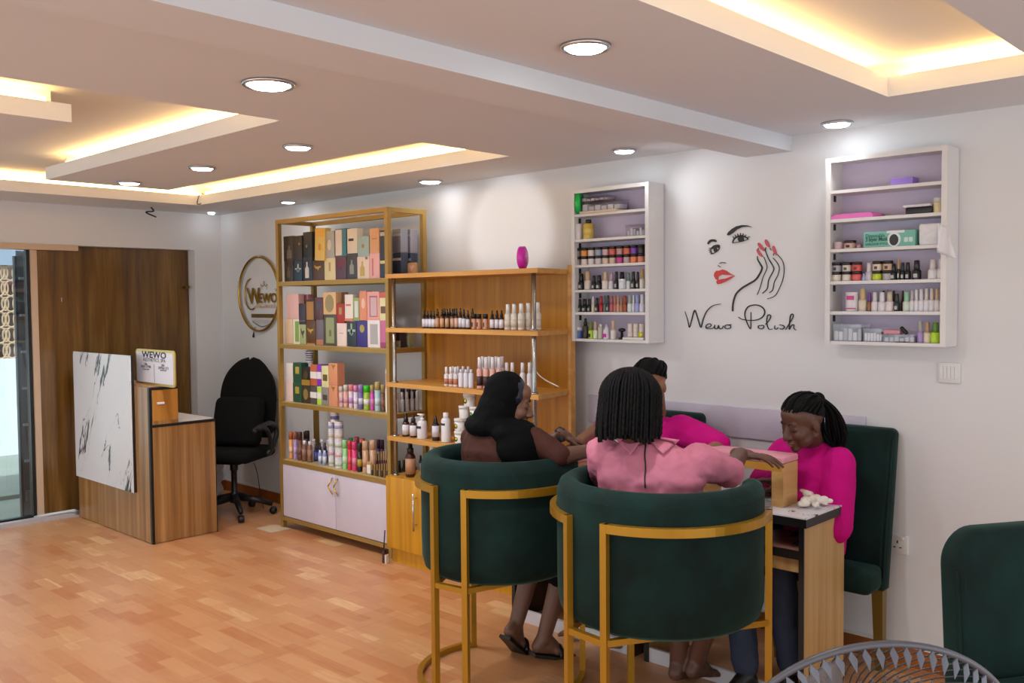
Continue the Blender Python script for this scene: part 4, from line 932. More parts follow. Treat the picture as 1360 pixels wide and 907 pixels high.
for rw, cs in ((0, bot_c), (1, top_c)):
    for i, c in enumerate(cs):
        bottle('jar', 762.8+wj*i, 762.8+wj*(i+1), 0, YC, z[2]+.0005+rw*hj, c, 0x231d1f, 'small powder jar with a black lid, %s from the left in the %s row, left wall cabinet' % (ORD[i], 'upper' if rw else 'lower'), 'powder jars in the left wall cabinet', None, h=hj-.0004)
P4 = [
 (762.6, 768, 366, 0xe2dcdc, 0xe6e2e2), (768.4, 775.6, 363.5, 0x1e1a1a, 0x161414), (776.4, 785, 360.5, 0xdcccc0, 0xc8a882), (786, 791.6, 366, 0x1c1c20, 0x161618), (792, 799.4, 365.5, 0x1c1c20, 0x161618),
 (800, 808.2, 361, 0xded4cc, 0xc8b090), (808.8, 815.2, 363, 0xdcd4dc, 0xc4a0b0), (816, 821.4, 360.6, 0x1a1a1e, 0x141416), (831.8, 837.4, 362.6, 0xdce0e0, 0x64807c), (838.4, 844.2, 360.6, 0x2c241e, 0x1c1a18), (844.8, 849.6, 361, 0x1e1a1a, 0x161414), (849.8, 856.2, 357, 0xe0d8cc, 0xc09a60)]
def cname(c):
    r_, g_, b_ = hx(c)
    import colorsys
    h, s_, v = colorsys.rgb_to_hsv(r_/255, g_/255, b_/255)
    if v < .28: return 'black'
    if s_ < .14: return 'white' if v > .8 else ('grey' if v > .45 else 'dark grey')
    h *= 360
    n = 'red' if h < 14 or h > 345 else 'orange' if h < 30 else 'tan' if h < 48 and s_ < .55 else 'golden' if h < 50 else 'yellow green' if h < 95 else 'green' if h < 165 else 'teal' if h < 195 else 'blue' if h < 250 else 'violet' if h < 290 else 'pink'
    if n in ('red', 'orange') and s_ < .45: n = 'rosy' if n == 'red' else 'beige'
    return n
def polish_row(P, zb, where, grp, Y=YC):
    for i, (a, b, yt, c, k) in enumerate(P):
        o = ORD[i] if i < 12 else 'thirteenth' if i == 12 else 'fourteenth' if i == 13 else 'fifteenth' if i == 14 else 'sixteenth' if i == 15 else 'seventeenth' if i == 16 else 'eighteenth'
        bottle('polish', a, b, yt, Y, zb+.0005, c, k, '%s nail polish bottle, %s from the left on %s' % (cname(c), o, where), grp, 0xb8b4b4 if cname(c) == 'black' else None)
polish_row(P4, z[3], 'the fourth shelf of the left wall cabinet', 'polish on the fourth shelf, left cabinet')
bottle('jar', 821.8, 830.8, 370.5, 3.965, z[3]+.0005, 0xd8dce0, 0xe4e8ec, 'round white pot among the polish bottles in the left wall cabinet', None, None, name='white_pot')
bottle('polish', 822.5, 830, 361, 4.03, z[3]+.0005, 0x1a1a1e, 0x141416, 'black nail polish bottle behind the round white pot in the left wall cabinet', None, None)
P5 = [(762.4, 767.4, 397, 0x1c1a1c, 0x141416), (767.6, 772.8, 397, 0x1c1a1c, 0x141416), (773.4, 780, 397, 0x1c1a1c, 0x141416), (780.4, 785.2, 397, 0x1c1a1c, 0x141416), (785.6, 790, 393.6, 0xd8ccb0, 0xd4ccc0), (790.4, 795.6, 395.6, 0x201c1c, 0x181818),
 (795.8, 801, 393, 0xb0141c, 0xa81420), (801.2, 805.2, 392.6, 0x5c7068, 0x4c5c58), (805.4, 809.6, 392.2, 0x3c343c, 0x38323a), (809.8, 814.6, 393, 0xb45c68, 0xb06070), (814.8, 818.6, 393, 0xc87860, 0xc47c64), (818.8, 823, 392.6, 0xcc9c8c, 0xc89078), (823.2, 827.2, 396, 0xc08c60, 0xb88460), (827.4, 833.2, 392.4, 0x9c4a28, 0x984424), (833.6, 839.4, 392, 0xd4dcdc, 0xa4acac), (839.6, 843, 392, 0xdcd8dc, 0xe0dcdc), (843.4, 849.6, 391.4, 0xa4aadc, 0x9ca4d8), (849.8, 856.2, 391, 0xdcdae8, 0xe2e0e4)]
polish_row(P5, z[4], 'the fifth shelf of the left wall cabinet', 'polish on the fifth shelf, left cabinet')
bt = CLb
for kd, a, b, yt, c, k, lab, lc, nm in [
 ('jar', 763.8, 773.6, 434.5, 0x4c68a8, 0xe0dce4, 'blue and white jar at the left end of the bottom shelf, left wall cabinet', 0xdcdce4, 'small_jar'),
 ('drop', 774, 781.2, 422.6, 0x3c2a1c, 0x1e1816, 'brown dropper bottle on the bottom shelf of the left wall cabinet', None, None),
 ('polish', 781.8, 788, 427.6, 0xb8d034, 0x6c7c38, 'lime bottle with an olive cap on the bottom shelf of the left wall cabinet', 0x1c2c14, None),
 ('polish', 788.2, 794, 427, 0xd4dcb8, 0xb8a08c, 'pale green bottle with a tan cap on the bottom shelf of the left wall cabinet', None, None),
 ('cap', 794.3, 801, 430.4, 0xc4bcb0, 0xe0dcd8, 'beige bottle with a wide white cap on the bottom shelf of the left wall cabinet', None, None),
 ('nozzle', 801.2, 809.6, 430, 0xe0d8e4, 0xe2dce2, 'white nozzle bottle with a magenta spot on the bottom shelf, left wall cabinet', None, None),
 ('polish', 811.2, 818.4, 425.8, 0xdcd0cc, 0xc8a890, 'white bottle with a tan cap on the bottom shelf of the left wall cabinet', None, None)]:
    bottle(kd, a, b, yt, YC, bt+.0005, c, k, lab, None, lc, name=nm, band=(0xc828a0, .12, .35) if 'magenta' in lab else None)
bt_ = unit('black_tool', 'tool', 'small black hammer shaped tool on the bottom shelf of the left wall cabinet', None, X(826, YC, 440), YC, bt)
MB().lathe((X(826, YC, 440), YC, bt+.0005), [(.02, 0), (.02, .006), (.008, .012), (.007, .04)], 12).ball((X(826, YC, 440), YC, bt+.05), (.024, .012, .011), 12).build('head', blk, bt_)
tr = MB().box(X(828, 3.96, 448), X(856, 3.96, 448), 3.95, 4.03, bt+.0005, bt+.014, bev=.003).build('white_tray', m_(0xdcd4d0)); tag(tr, 'low white tray on the bottom shelf of the left wall cabinet', 'tray')
for rw in range(3):
    for i in range(3):
        zz = bt+.015+.0235*rw
        bottle('can', 833.6+i*7.6, 840.8+i*7.6, 0, YC, zz, 0xd8ccc4, 0xe0d6d0, 'small white pot, %s from the left in the %s layer of the pot pile' % (ORD[i], ('lowest', 'middle', 'top')[rw]), 'white pots in the left wall cabinet', None, h=.023, name='small_pot')
yd = MB().lathe((0, 0, 0), [(.013, 0), (.013, .004)], 16, Matrix.Translation((X(850.5, 3.95, 440), 3.952, bt+.028)) @ Matrix.Rotation(PI/2, 4, 'X')).build('yellow_sticker', m_(0xd8dc20)); tag(yd, 'round yellow sticker on the pile of small white pots', 'sticker')
# --- right wall cabinet
z = CRz
boxpx(1182.3, 1212.5, 235.8, 243, 3.955, 0x9c7cd4, 'flat violet block on the top shelf of the right wall cabinet', None, zb=z[0]+.0005, d=.07, name='violet_block', cat='block', grp=None)
pt_ = MB()
xa, xb = X(1104.5, 3.95, 290), X(1166, 3.95, 290)
pt_.prism([(xa, 3.945), (xb-.02, 3.945), (xb, 3.99), (xb-.01, 4.05), (xa+.01, 4.05)], z[1]+.0005, z[1]+.016)
pt_.box(xa+.01, xb-.03, 3.955, 4.04, z[1]+.016, z[1]+.022)
tag(pt_.build('pink_tray', m_(0xe070b8, .4)), 'bright pink flat tray on the second shelf of the right wall cabinet', 'tray')
bc = unit('black_case', 'case', 'black case with a white lid on the second shelf of the right wall cabinet', None, X(1221, YC, 280), YC, z[1])
xa, xb = X(1202, 3.965, 284), X(1238, 3.965, 280)
MB().box(xa, xb, 3.965, 4.05, z[1]+.0005, z[1]+.03, bev=.006).build('base', blk, bc)
MB().box(xa-.008, xb-.006, 3.96, 4.05, z[1]+.030, z[1]+.041, bev=.003).build('lid', m_(0xd8d4dc), bc)
bottle('jar', 1240, 1253, 262.6, YC, z[1]+.0005, 0xdcca9c, 0xd8d4d0, 'glass jar of cream coloured chips on the second shelf of the right wall cabinet', None, None, name='chip_jar')
bottle('jar', 1108, 1120, 321.5, YC, z[2]+.0005, 0xd4b0b4, 0xd8c4cc, 'small pale pink jar on the third shelf of the right wall cabinet', None, None, name='small_jar')
bottle('jar', 1121.4, 1137, 319.4, YC, z[2]+.0005, 0xd4a89c, 0x38241e, 'beige jar with a dark lid on the third shelf of the right wall cabinet', None, 0x2c201c, name='small_jar')
bottle('jar', 1137.6, 1145, 325, YC, z[2]+.0005, 0xc898a8, 0xb88898, 'little mauve pot left of the mint green mask box', None, None, name='small_jar')
Ym = 3.945
xa, xb = X(1146.7, Ym, 325), X(1215.4, Ym, 320); hb = Z(306.8, Ym, 1180)-z[2]
mk = unit('mask_box', 'box', 'mint green cardboard box of disposable masks in the right wall cabinet', None, (xa+xb)/2, Ym, z[2])
MB().box(xa, xb, Ym, Ym+.1, z[2]+.0005, z[2]+hb, bev=.002).build('carton', m_(0x74b4a4, .5), mk)
def mt(t, fx, fz, sz, c=0x1e5c50, **k): text_mb(t, wallM(xa+(xb-xa)*fx, Ym-.001, z[2]+hb*fz), sz, .0004, align='LEFT', **k).build('lettering', m_(c, .5), mk)
mt('Disposable', .04, .64, .023, wx=.82); mt('3 layer Mask', .04, .40, .023, bold=.0005, wx=.82); mt('EARLOOP STYLE', .04, .14, .013)
yprism([(xa+(xb-xa)*.60+.028*math.cos(2*PI*i/20), z[2]+hb*.45+.030*math.sin(2*PI*i/20)) for i in range(20)], Ym-.0012, Ym).build('portrait_disc', m_(0xdce4e4, .5), mk)
yprism([(xa+(xb-xa)*.60+.019*math.cos(2*PI*i/14), z[2]+hb*.42+.024*math.sin(2*PI*i/14)) for i in range(14)], Ym-.002, Ym-.0012).build('portrait', m_(0x2a2c30, .5), mk)
for k in (.83, .92): yprism(rrect(xa+(xb-xa)*k-.008, xa+(xb-xa)*k+.008, z[2]+hb*.25, z[2]+hb*.55, .003), Ym-.0012, Ym).build('icon', m_(0xc4dcd4, .5), mk)
MB().box(xa+(xb-xa)*.46, xa+(xb-xa)*.8, Ym-.001, Ym+.06, z[2]+hb*.86, z[2]+hb+.001).build('tissue_slot', m_(0xe2e2e4, .5), mk)
# tissue
xa, xb = X(1218, 3.94, 320), X(1254, 3.94, 315)
ts = unit('tissue_pack', 'tissues', 'crumpled white tissue hanging over the right edge of the right wall cabinet', None, (xa+xb)/2, 3.94, z[2])
MB().box(xa+.002, xb-.004, 3.95, 4.05, z[2]+.0005, Z(296, 3.94, 1236), bev=.008).build('pack', m_(0xe0dee2, .7, bump=.5, bscale=30), ts)
sh = MB(); xe = X(1271, 3.93, 320); zt2 = Z(296.5, 3.93, 1240)
n = 8; V = []; F = []
for i in range(n+1):
    for j in range(n+1):
        u, v = i/n, j/n
        V.append((xb-.02+(xe-xb+.02)*u*(.55+.45*v), 3.925+.006*math.sin(9*u+5*v), zt2-.004-(.115+.01*u)*v-.02*u))
for i in range(n):
    for j in range(n): F.append((i*(n+1)+j, (i+1)*(n+1)+j, (i+1)*(n+1)+j+1, i*(n+1)+j+1))
sh.add(V, F, True); q = sh.build('hanging_sheet', m_(0xe2e0e4, .7), ts)
md = q.modifiers.new('thick', 'SOLIDIFY'); md.thickness = .003
# fourth shelf
hj = (Z(348.2, YC, 1125)-z[3])/2
for i, (a, b, cl_, cu_) in enumerate(((1104.4, 1117.6, 0xdcd0c0, 0xa8a4ac), (1118.6, 1131, 0xdccfc4, 0xd4ccc4), (1131.6, 1144.4, 0xdc5c5c, 0xd45048), (1158.8, 1171.4, 0xc0d024, 0xdcccb4), (1172.2, 1185.6, 0xb0a8ac, 0xc8a48c))):
    for rw, c in ((0, cl_), (1, cu_)):
        bottle('jar', a, b, 0, YC, z[3]+.0005+rw*hj, c, 0x241e1e, 'powder jar with a black lid, %s from the left in the %s row, right wall cabinet' % (ORD[i], 'upper' if rw else 'lower'), 'powder jars in the right wall cabinet', 0x4a3c3c if rw else None, h=hj-.0004)
polish_row([(1145, 1150, 363, 0xa4b4dc, 0xa8b8dc), (1150.2, 1158.6, 349, 0xccc0cc, 0xd8d0d8), (1182.6, 1190.8, 350.5, 0x1a1a1c, 0x141416), (1191.6, 1195.8, 343.2, 0x1c1a18, 0xb8945c), (1196.2, 1202, 348.6, 0x1a1a1c, 0x141416), (1202.4, 1209.4, 348.4, 0x1a1a1c, 0x141416), (1212.6, 1223, 345.6, 0x1c1a1c, 0x241c20), (1233.4, 1245, 344.6, 0xe0dcde, 0xd8ccd0), (1245.4, 1253.6, 344, 0xe0dcde, 0xdcd0cc)], z[3], 'the fourth shelf of the right wall cabinet', 'polish on the fourth shelf, right cabinet')
# fifth shelf
wj_ = bottle('can', 1123.6, 1140.4, 387.8, YC, z[4]+.0005, 0xdcd8da, 0xe2dee0, 'white drum with a pink word on the fifth shelf of the right wall cabinet', None, None, name='white_drum')
mm_ = MB(); xq = X(1128, 3.955, 400); mm_.box(xq-.012, xq+.02, 3.953, 3.957, z[4]+.05, z[4]+.068).box(xq-.015, xq+.028, 3.953, 3.957, z[4]+.010, z[4]+.015)
mm_.build('pink_word', m_(0xc8287c), wj_)
polish_row([(1141, 1151, 383, 0xd8c8b4, 0xc8ac7c), (1152, 1157.6, 388.5, 0x8c5c3c, 0x6c3c94), (1158, 1166.4, 388, 0xdcd4d8, 0xc8c4c4), (1167, 1176.4, 388, 0xdcd6da, 0xdcdade), (1177, 1186.8, 387.4, 0xe0d0d4, 0xcabca4), (1187.6, 1194.8, 390.2, 0x1c2a26, 0x1c2622), (1199.8, 1208.4, 387.6, 0xccd8cc, 0x94c8a4),
  (1208.8, 1214, 385.6, 0xdcd8dc, 0xb8b4b4), (1214.4, 1220, 384.6, 0xdedae0, 0xdcd8d8), (1220.4, 1227, 383.8, 0xdedae0, 0xd8d4d4), (1227.4, 1234, 383.2, 0xdedae0, 0xd8ccc8), (1234.4, 1241, 383, 0xdedae0, 0xdcc8bc), (1241.4, 1248, 383, 0xe0d8d8, 0xc8a888), (1248.4, 1254, 386, 0xdcd8dc, 0xd8d4d4)], z[4], 'the fifth shelf of the right wall cabinet', 'polish on the fifth shelf, right cabinet')
polish_row([(1171, 1176, 386, 0x7c3c30, 0x3a241e), (1177.8, 1181, 384.5, 0xb86c60, 0xb8685c), (1185, 1189.4, 386, 0x5c3024, 0x38201a), (1197, 1201, 386, 0x6c3424, 0x4c2418)], z[4], 'fifth shelf rear rank, right wall cabinet', 'rear polish on the fifth shelf, right cabinet', 4.04)
# bottom shelf
zb = CRb
clearbox(1106, 1143.6, 430.5, 449, 3.955, .09, 'large clear organiser box at the left of the bottom shelf, right wall cabinet', zb=zb+.0005, fill=[0xc8c4c8, 0xdcd8dc, 0xa8a4a8])
clearbox(1146.5, 1170.6, 436.5, 449, 3.955, .08, 'clear box of pale tips on the bottom shelf of the right wall cabinet', zb=zb+.0005, fill=[0xe8e0e4, 0xe0d8e0])
cb = clearbox(1172.5, 1213.5, 444.5, 450, 3.95, .08, 'long flat clear case on the bottom shelf of the right wall cabinet', zb=zb+.0005, fill=[0xbcb8bc])
zz = Z(444.5, 3.95, 1193)+.001
boxpx(1173, 1195, 438.4, 444, 3.96, 0xd48c98, 'small pink box lying on the long clear case in the right wall cabinet', None, zb=zz, d=.05, name='pink_box', grp=None)
MB_ = MB().cap(at(1198, 436, 1, 3.97), at(1203.5, 441.8, 1, 3.97), .0085, .0085, 12).build('bottle_lid', blk); tag(MB_, 'black bottle cap lying tilted on the long clear case', 'cap')
polish_row([(1218.4, 1226.6, 426.2, 0xa48cc4, 0xa8a4a4), (1227.4, 1236, 428, 0xdcccb8, 0xb8946c), (1236.8, 1248.4, 428.2, 0xb8dc30, 0x5c8c34)], zb, 'the bottom shelf of the right wall cabinet', 'polish on the bottom shelf, right cabinet')
# ================================================================== on the back wall
rail = MB().box(at(784, 540, 1, YW).x, at(1151, 565, 1, YW).x, YW-.018, YW, .925, 1.075, bev=.002).build('wall_rail', flat((200, 192, 208), .5))
tag(rail, 'long pale lilac protective board fixed low on the back wall behind the tables', 'board')
wp_ = thing('switch_plate', (-1.35, YW, 1.24), 'white ganged light switch plate below the right wall cabinet', 'switch')
a, b = at(1247, 481, 1, YW), at(1276.5, 509.5, 1, YW)
MB().box(a.x, b.x, YW-.012, YW, b.z, a.z, bev=.003).build('plate', m_(0xdcdad8), wp_)
for k in range(5):
    x0 = a.x+.008+(b.x-a.x-.016)*k/5
    MB().box(x0+.001, x0+(b.x-a.x-.016)/5-.001, YW-.015, YW-.011, b.z+.02, a.z-.015).build('rocker', m_(0xe2e0de), wp_)
sk = thing('power_socket', (-1.56, YW, .49), 'white three pin wall socket with a switch, right of the green chair', 'socket')
a, b = at(1179.5, 708, 1, YW), at(1207, 737, 1, YW)
MB().box(a.x, b.x, YW-.011, YW, b.z, a.z, bev=.003).build('plate', m_(0xdedcda), sk)
mx, mz = (a.x+b.x)/2, (a.z+b.z)/2
for dx, dz in ((0, .012), (-.013, -.012), (.013, -.012)):
    MB().box(mx+dx-(.0025 if dz > 0 else .005), mx+dx+(.0025 if dz > 0 else .005), YW-.0125, YW-.011, mz+dz-(.006 if dz > 0 else .0025), mz+dz+(.006 if dz > 0 else .0025)).build('pin_hole', blk, sk)
MB().box(mx+.014, mx+.026, YW-.016, YW-.011, mz+.022, mz+.036, bev=.002).build('rocker', m_(0xe4e2e0), sk)
# wall artwork: face, hand and lettering as thin cut-outs
AY = YW-.001
def ap(cx, cy): q = at(890+cx*.18738, 280+cy*.18738, 1, AY); return (q.x, q.z)
art = thing('wall_decal', (-2.35, YW, 1.4), 'wall decal of a face with red lips, hand with red nails, lettering Wewo Polish', 'wall decal')
ink = flat((22, 20, 22), .5)
def stroke(pts, w0, w1=None, wm=None, mb=None):
    """brush stroke of varying width, pts in picture-crop units"""
    P_ = spline([Vector((*ap(*p), 0)) for p in pts], 7); n = len(P_); w1 = w0 if w1 is None else w1; wm = wm or max(w0, w1)
    L_, R_ = [], []
    for i, p in enumerate(P_):
        t = (P_[min(i+1, n-1)]-P_[max(i-1, 0)]).normalized(); nn = Vector((-t.y, t.x, 0)); u = i/(n-1)
        w = ((w0*(1-u)+w1*u)*(1-4*u*(1-u))+wm*4*u*(1-u)) * .00085/2
        L_.append(p+nn*w); R_.append(p-nn*w)
    vs = [(p.x, AY, p.y) for p in L_+R_]+[(p.x, AY-.004, p.y) for p in L_+R_]; F_ = []
    for i in range(n-1): F_ += [(i, i+1, n+i+1, n+i), (2*n+i, 2*n+i+1, 3*n+i+1, 3*n+i), (i, i+1, 2*n+i+1, 2*n+i), (n+i, n+i+1, 3*n+i+1, 3*n+i)]
    mb.add(vs, F_); return mb
def blob(pts, mb, sm=True, dy=0):
    P_ = [ap(*p) for p in pts]
    if sm: P_ = [(v.x, v.y) for v in spline([Vector((*p, 0)) for p in P_], 5, True)]
    M = Matrix(((1, 0, 0, 0), (0, 0, -1, 0), (0, 1, 0, 0), (0, 0, 0, 1)))
    mb.prism(P_, -AY+dy, -AY+.004+dy, M); return mb
q = MB()
blob([(405, 165), (415, 150), (440, 128), (470, 110), (510, 101), (550, 103), (584, 116), (550, 112), (510, 116), (475, 132), (450, 155), (425, 172), (408, 174)], q, False); q.build('eyebrow', ink, art)
q = MB(); stroke([(445, 230), (452, 205), (475, 185), (505, 178), (535, 186), (556, 200)], 5, 3, 9, q); stroke([(448, 228), (480, 222), (520, 214), (556, 200)], 3, 3, 4, q)
blob([(503+22*math.cos(a), 200+20*math.sin(a)) for a in [2*PI*i/12 for i in range(12)]], q)
for x, y, dx, dy in ((455, 198, -10, -18), (468, 188, -8, -20), (483, 181, -4, -22), (500, 178, 0, -22), (516, 180, 5, -20), (530, 185, 10, -16), (545, 192, 22, -10)): stroke([(x, y), (x+dx*.5, y+dy*.6), (x+dx, y+dy)], 5, 1, 4, q)
q.build('right_eye', ink, art)
q = MB(); stroke([(268, 235), (285, 215), (305, 210), (330, 216)], 8, 8, 14, q); q.build('left_eyebrow', ink, art)
q = MB(); stroke([(266, 230), (280, 210), (305, 203), (325, 206)], 3, 3, 4, q); q.build('gold_edge', flat((190, 150, 50), .4, .6), art)
q = MB(); blob([(292, 262), (310, 245), (335, 238), (354, 243), (350, 262), (335, 262), (318, 258), (302, 272)], q, False); blob([(322+13*math.cos(a), 275+17*math.sin(a)) for a in [2*PI*i/10 for i in range(10)]], q)
stroke([(352, 250), (345, 275), (325, 292), (300, 306)], 5, 4, 5, q); stroke([(292, 266), (290, 285), (300, 306)], 3, 3, 4, q)
for x, y, dx, dy in ((292, 264, -18, 2), (288, 275, -14, 6), (290, 288, -10, 8), (296, 298, -6, 10)): stroke([(x, y), (x+dx*.5, y+dy*.3), (x+dx, y+dy)], 5, 1, 4, q)
q.build('left_eye', ink, art)
q = MB(); stroke([(350, 374), (368, 366), (398, 370)], 2, 4, 5, q); stroke([(340, 386), (348, 392), (360, 397)], 3, 2, 4, q); q.build('nose', flat((90, 84, 84), .5), art)
red = flat((200, 52, 50), .45)
q = MB()
blob([(316, 440), (330, 424), (352, 424), (372, 415), (400, 424), (430, 445), (460, 461), (430, 455), (400, 455), (370, 452), (345, 465), (340, 492), (325, 485), (313, 462)], q, False)
blob([(340, 492), (365, 484), (400, 478), (430, 466), (460, 461), (430, 482), (395, 502), (360, 516), (336, 520), (328, 500)], q, False); q.build('lips', red, art)
q = MB()
for p in ([(622, 236), (632, 226), (655, 248), (674, 280), (662, 284), (636, 262)], [(672, 212), (682, 203), (700, 225), (709, 255), (700, 258), (680, 240)], [(726, 256), (738, 249), (752, 280), (760, 312), (750, 314), (732, 290)], [(615, 280), (625, 272), (645, 300), (660, 324), (648, 326), (625, 306)]): blob(p, q)
q.build('nails', flat((196, 78, 84), .4), art)
q = MB()
for p, a, b in (([(620, 320), (622, 345), (642, 380), (653, 408), (632, 455), (605, 490), (560, 518), (510, 548), (472, 585), (455, 625), (446, 670), (445, 712)], 3, 10), ([(665, 326), (680, 365), (687, 408), (660, 470), (640, 540), (618, 595)], 3, 3), ([(680, 258), (678, 285), (700, 340), (732, 395), (735, 420), (700, 490), (690, 550), (656, 584)], 3, 5),
                ([(730, 334), (758, 365), (775, 405), (765, 455), (740, 505), (728, 560), (705, 580)], 3, 4), ([(762, 310), (795, 350), (809, 400), (804, 470), (780, 540), (745, 600), (690, 624)], 3, 3), ([(628, 262), (620, 285)], 3, 3), ([(708, 262), (718, 280)], 3, 3), ([(733, 318), (736, 300)], 2, 2)): stroke(p, a, b, None, q)
q.build('hand_outline', ink, art)
q = MB()
for p, a, b, m2 in (([(106, 712), (125, 770), (138, 825), (155, 770), (176, 705), (200, 770), (220, 825), (235, 770), (262, 710), (305, 672), (362, 660)], 2, 3, 7),
    ([(258, 826), (285, 822), (292, 806), (278, 800), (258, 812), (256, 830), (275, 836), (305, 832), (318, 812)], 4, 4, 5), ([(318, 808), (318, 832), (336, 834), (345, 812), (350, 832), (368, 834), (380, 814)], 5, 5, 6), ([(412, 808), (394, 812), (390, 828), (408, 836), (428, 830), (430, 814), (412, 808), (436, 806)], 5, 4, 5),
    ([(484, 752), (510, 768), (560, 776), (620, 772), (660, 748), (672, 712), (650, 680), (605, 667), (555, 680), (532, 720), (538, 770), (570, 836), (574, 780), (574, 718)], 3, 3, 7),
    ([(650, 812), (630, 814), (626, 828), (645, 836), (664, 828), (664, 814), (650, 810)], 5, 5, 5), ([(676, 806), (700, 780), (714, 750), (708, 738), (692, 745), (686, 790), (700, 836), (726, 838)], 4, 4, 6),
    ([(744, 812), (742, 832), (756, 838), (768, 826)], 4, 4, 5), ([(776, 808), (800, 812), (812, 826), (796, 838), (778, 834)], 4, 4, 6), ([(820, 842), (845, 800), (872, 755), (872, 734), (858, 736), (850, 770), (846, 838), (862, 812), (878, 808), (878, 832), (895, 846)], 4, 3, 6)):
    stroke(p, a, b, m2, q)
q.build('lettering', ink, art)
# round gold logo sign
lg = thing('logo_sign', (-6.72, YW, 1.38), 'round gold ring wall sign with the word WEWO above the office chair', 'sign')
ct, cb_, cl_, cr_ = at(343, 340.5, 1, YW-.03), at(343, 440, 1, YW-.03), at(315.5, 390, 1, YW-.03), at(370.8, 391, 1, YW-.03)
lx, lz, lr = (cl_.x+cr_.x)/2, (ct.z+cb_.z)/2, (ct.z-cb_.z+cr_.x-cl_.x)/4-.008
gm_ = flat((190, 148, 58), .22, .9)
MB().tube([(lx+lr*math.cos(a), YW-.025, lz+lr*math.sin(a)) for a in [2*PI*i/56 for i in range(56)]], .0105, 6, True).build('ring', gm_, lg)
def lw(t, fx, fz, size, mt_, dep=.004, **k): text_mb(t, wallM(lx+lr*fx, YW-.012, lz+lr*fz), size, dep, **k).build('lettering', mt_, lg)
lw('W', -.27, -.26, .185, gm_, bold=.002, shear=-.15); lw('EWO', .40, -.235, .108, gm_, wx=1.08, bold=.001); lw('AESTHETICS', .25, -.38, .042, flat((224, 196, 170), .4), wx=1.3)
lw('TM', .82, .06, .03, ink, dep=.001)
q = MB()
q.tube([(lx+lr*(-.42+.33*math.cos(a)), YW-.014, lz+lr*(.0+.42*math.sin(a))) for a in [R(-60-300*i/26+60) for i in range(5, 24)]], .006, 6)
q.tube(spline([(lx+lr*.1, YW-.012, lz+lr*.12), (lx+lr*.06, YW-.012, lz+lr*.26), (lx+lr*.16, YW-.012, lz+lr*.2), (lx+lr*.22, YW-.012, lz+lr*.34), (lx+lr*.28, YW-.012, lz+lr*.2), (lx+lr*.38, YW-.012, lz+lr*.26), (lx+lr*.34, YW-.012, lz+lr*.12)]), .002, 5)
q.build('swirl', gm_, lg)
MB().box(lx-lr*.45, lx+lr*.72, YW-.012, YW, lz-lr*.64, lz-lr*.54).build('bar', flat((130, 104, 40), .4, .6), lg)
q = MB(); q.tube(spline([(lx+lr*(-.42+.2*k), YW-.006, lz+lr*(-.72-.16*math.sin(PI*(k+.2)/5.4))) for k in range(6)]), .005, 5); q.build('tagline', flat((120, 116, 116), .5), lg)
MB().box(lx-lr*.42, lx+lr*.55, YW-.008, YW-.004, lz-lr*.80, lz-lr*.70).build('plaque', flat((196, 192, 190), .4), lg)
MB().cap((lx-lr*.36, YW-.01, lz-lr*1.05), (lx-lr*.38, YW-.01, lz-lr*1.16), .004, .009, 8).tube([(lx-lr*.3, YW-.004, lz-lr*.9), (lx-lr*.36, YW-.01, lz-lr*1.05)], .003, 5).build('hanging_plug', blk, lg)
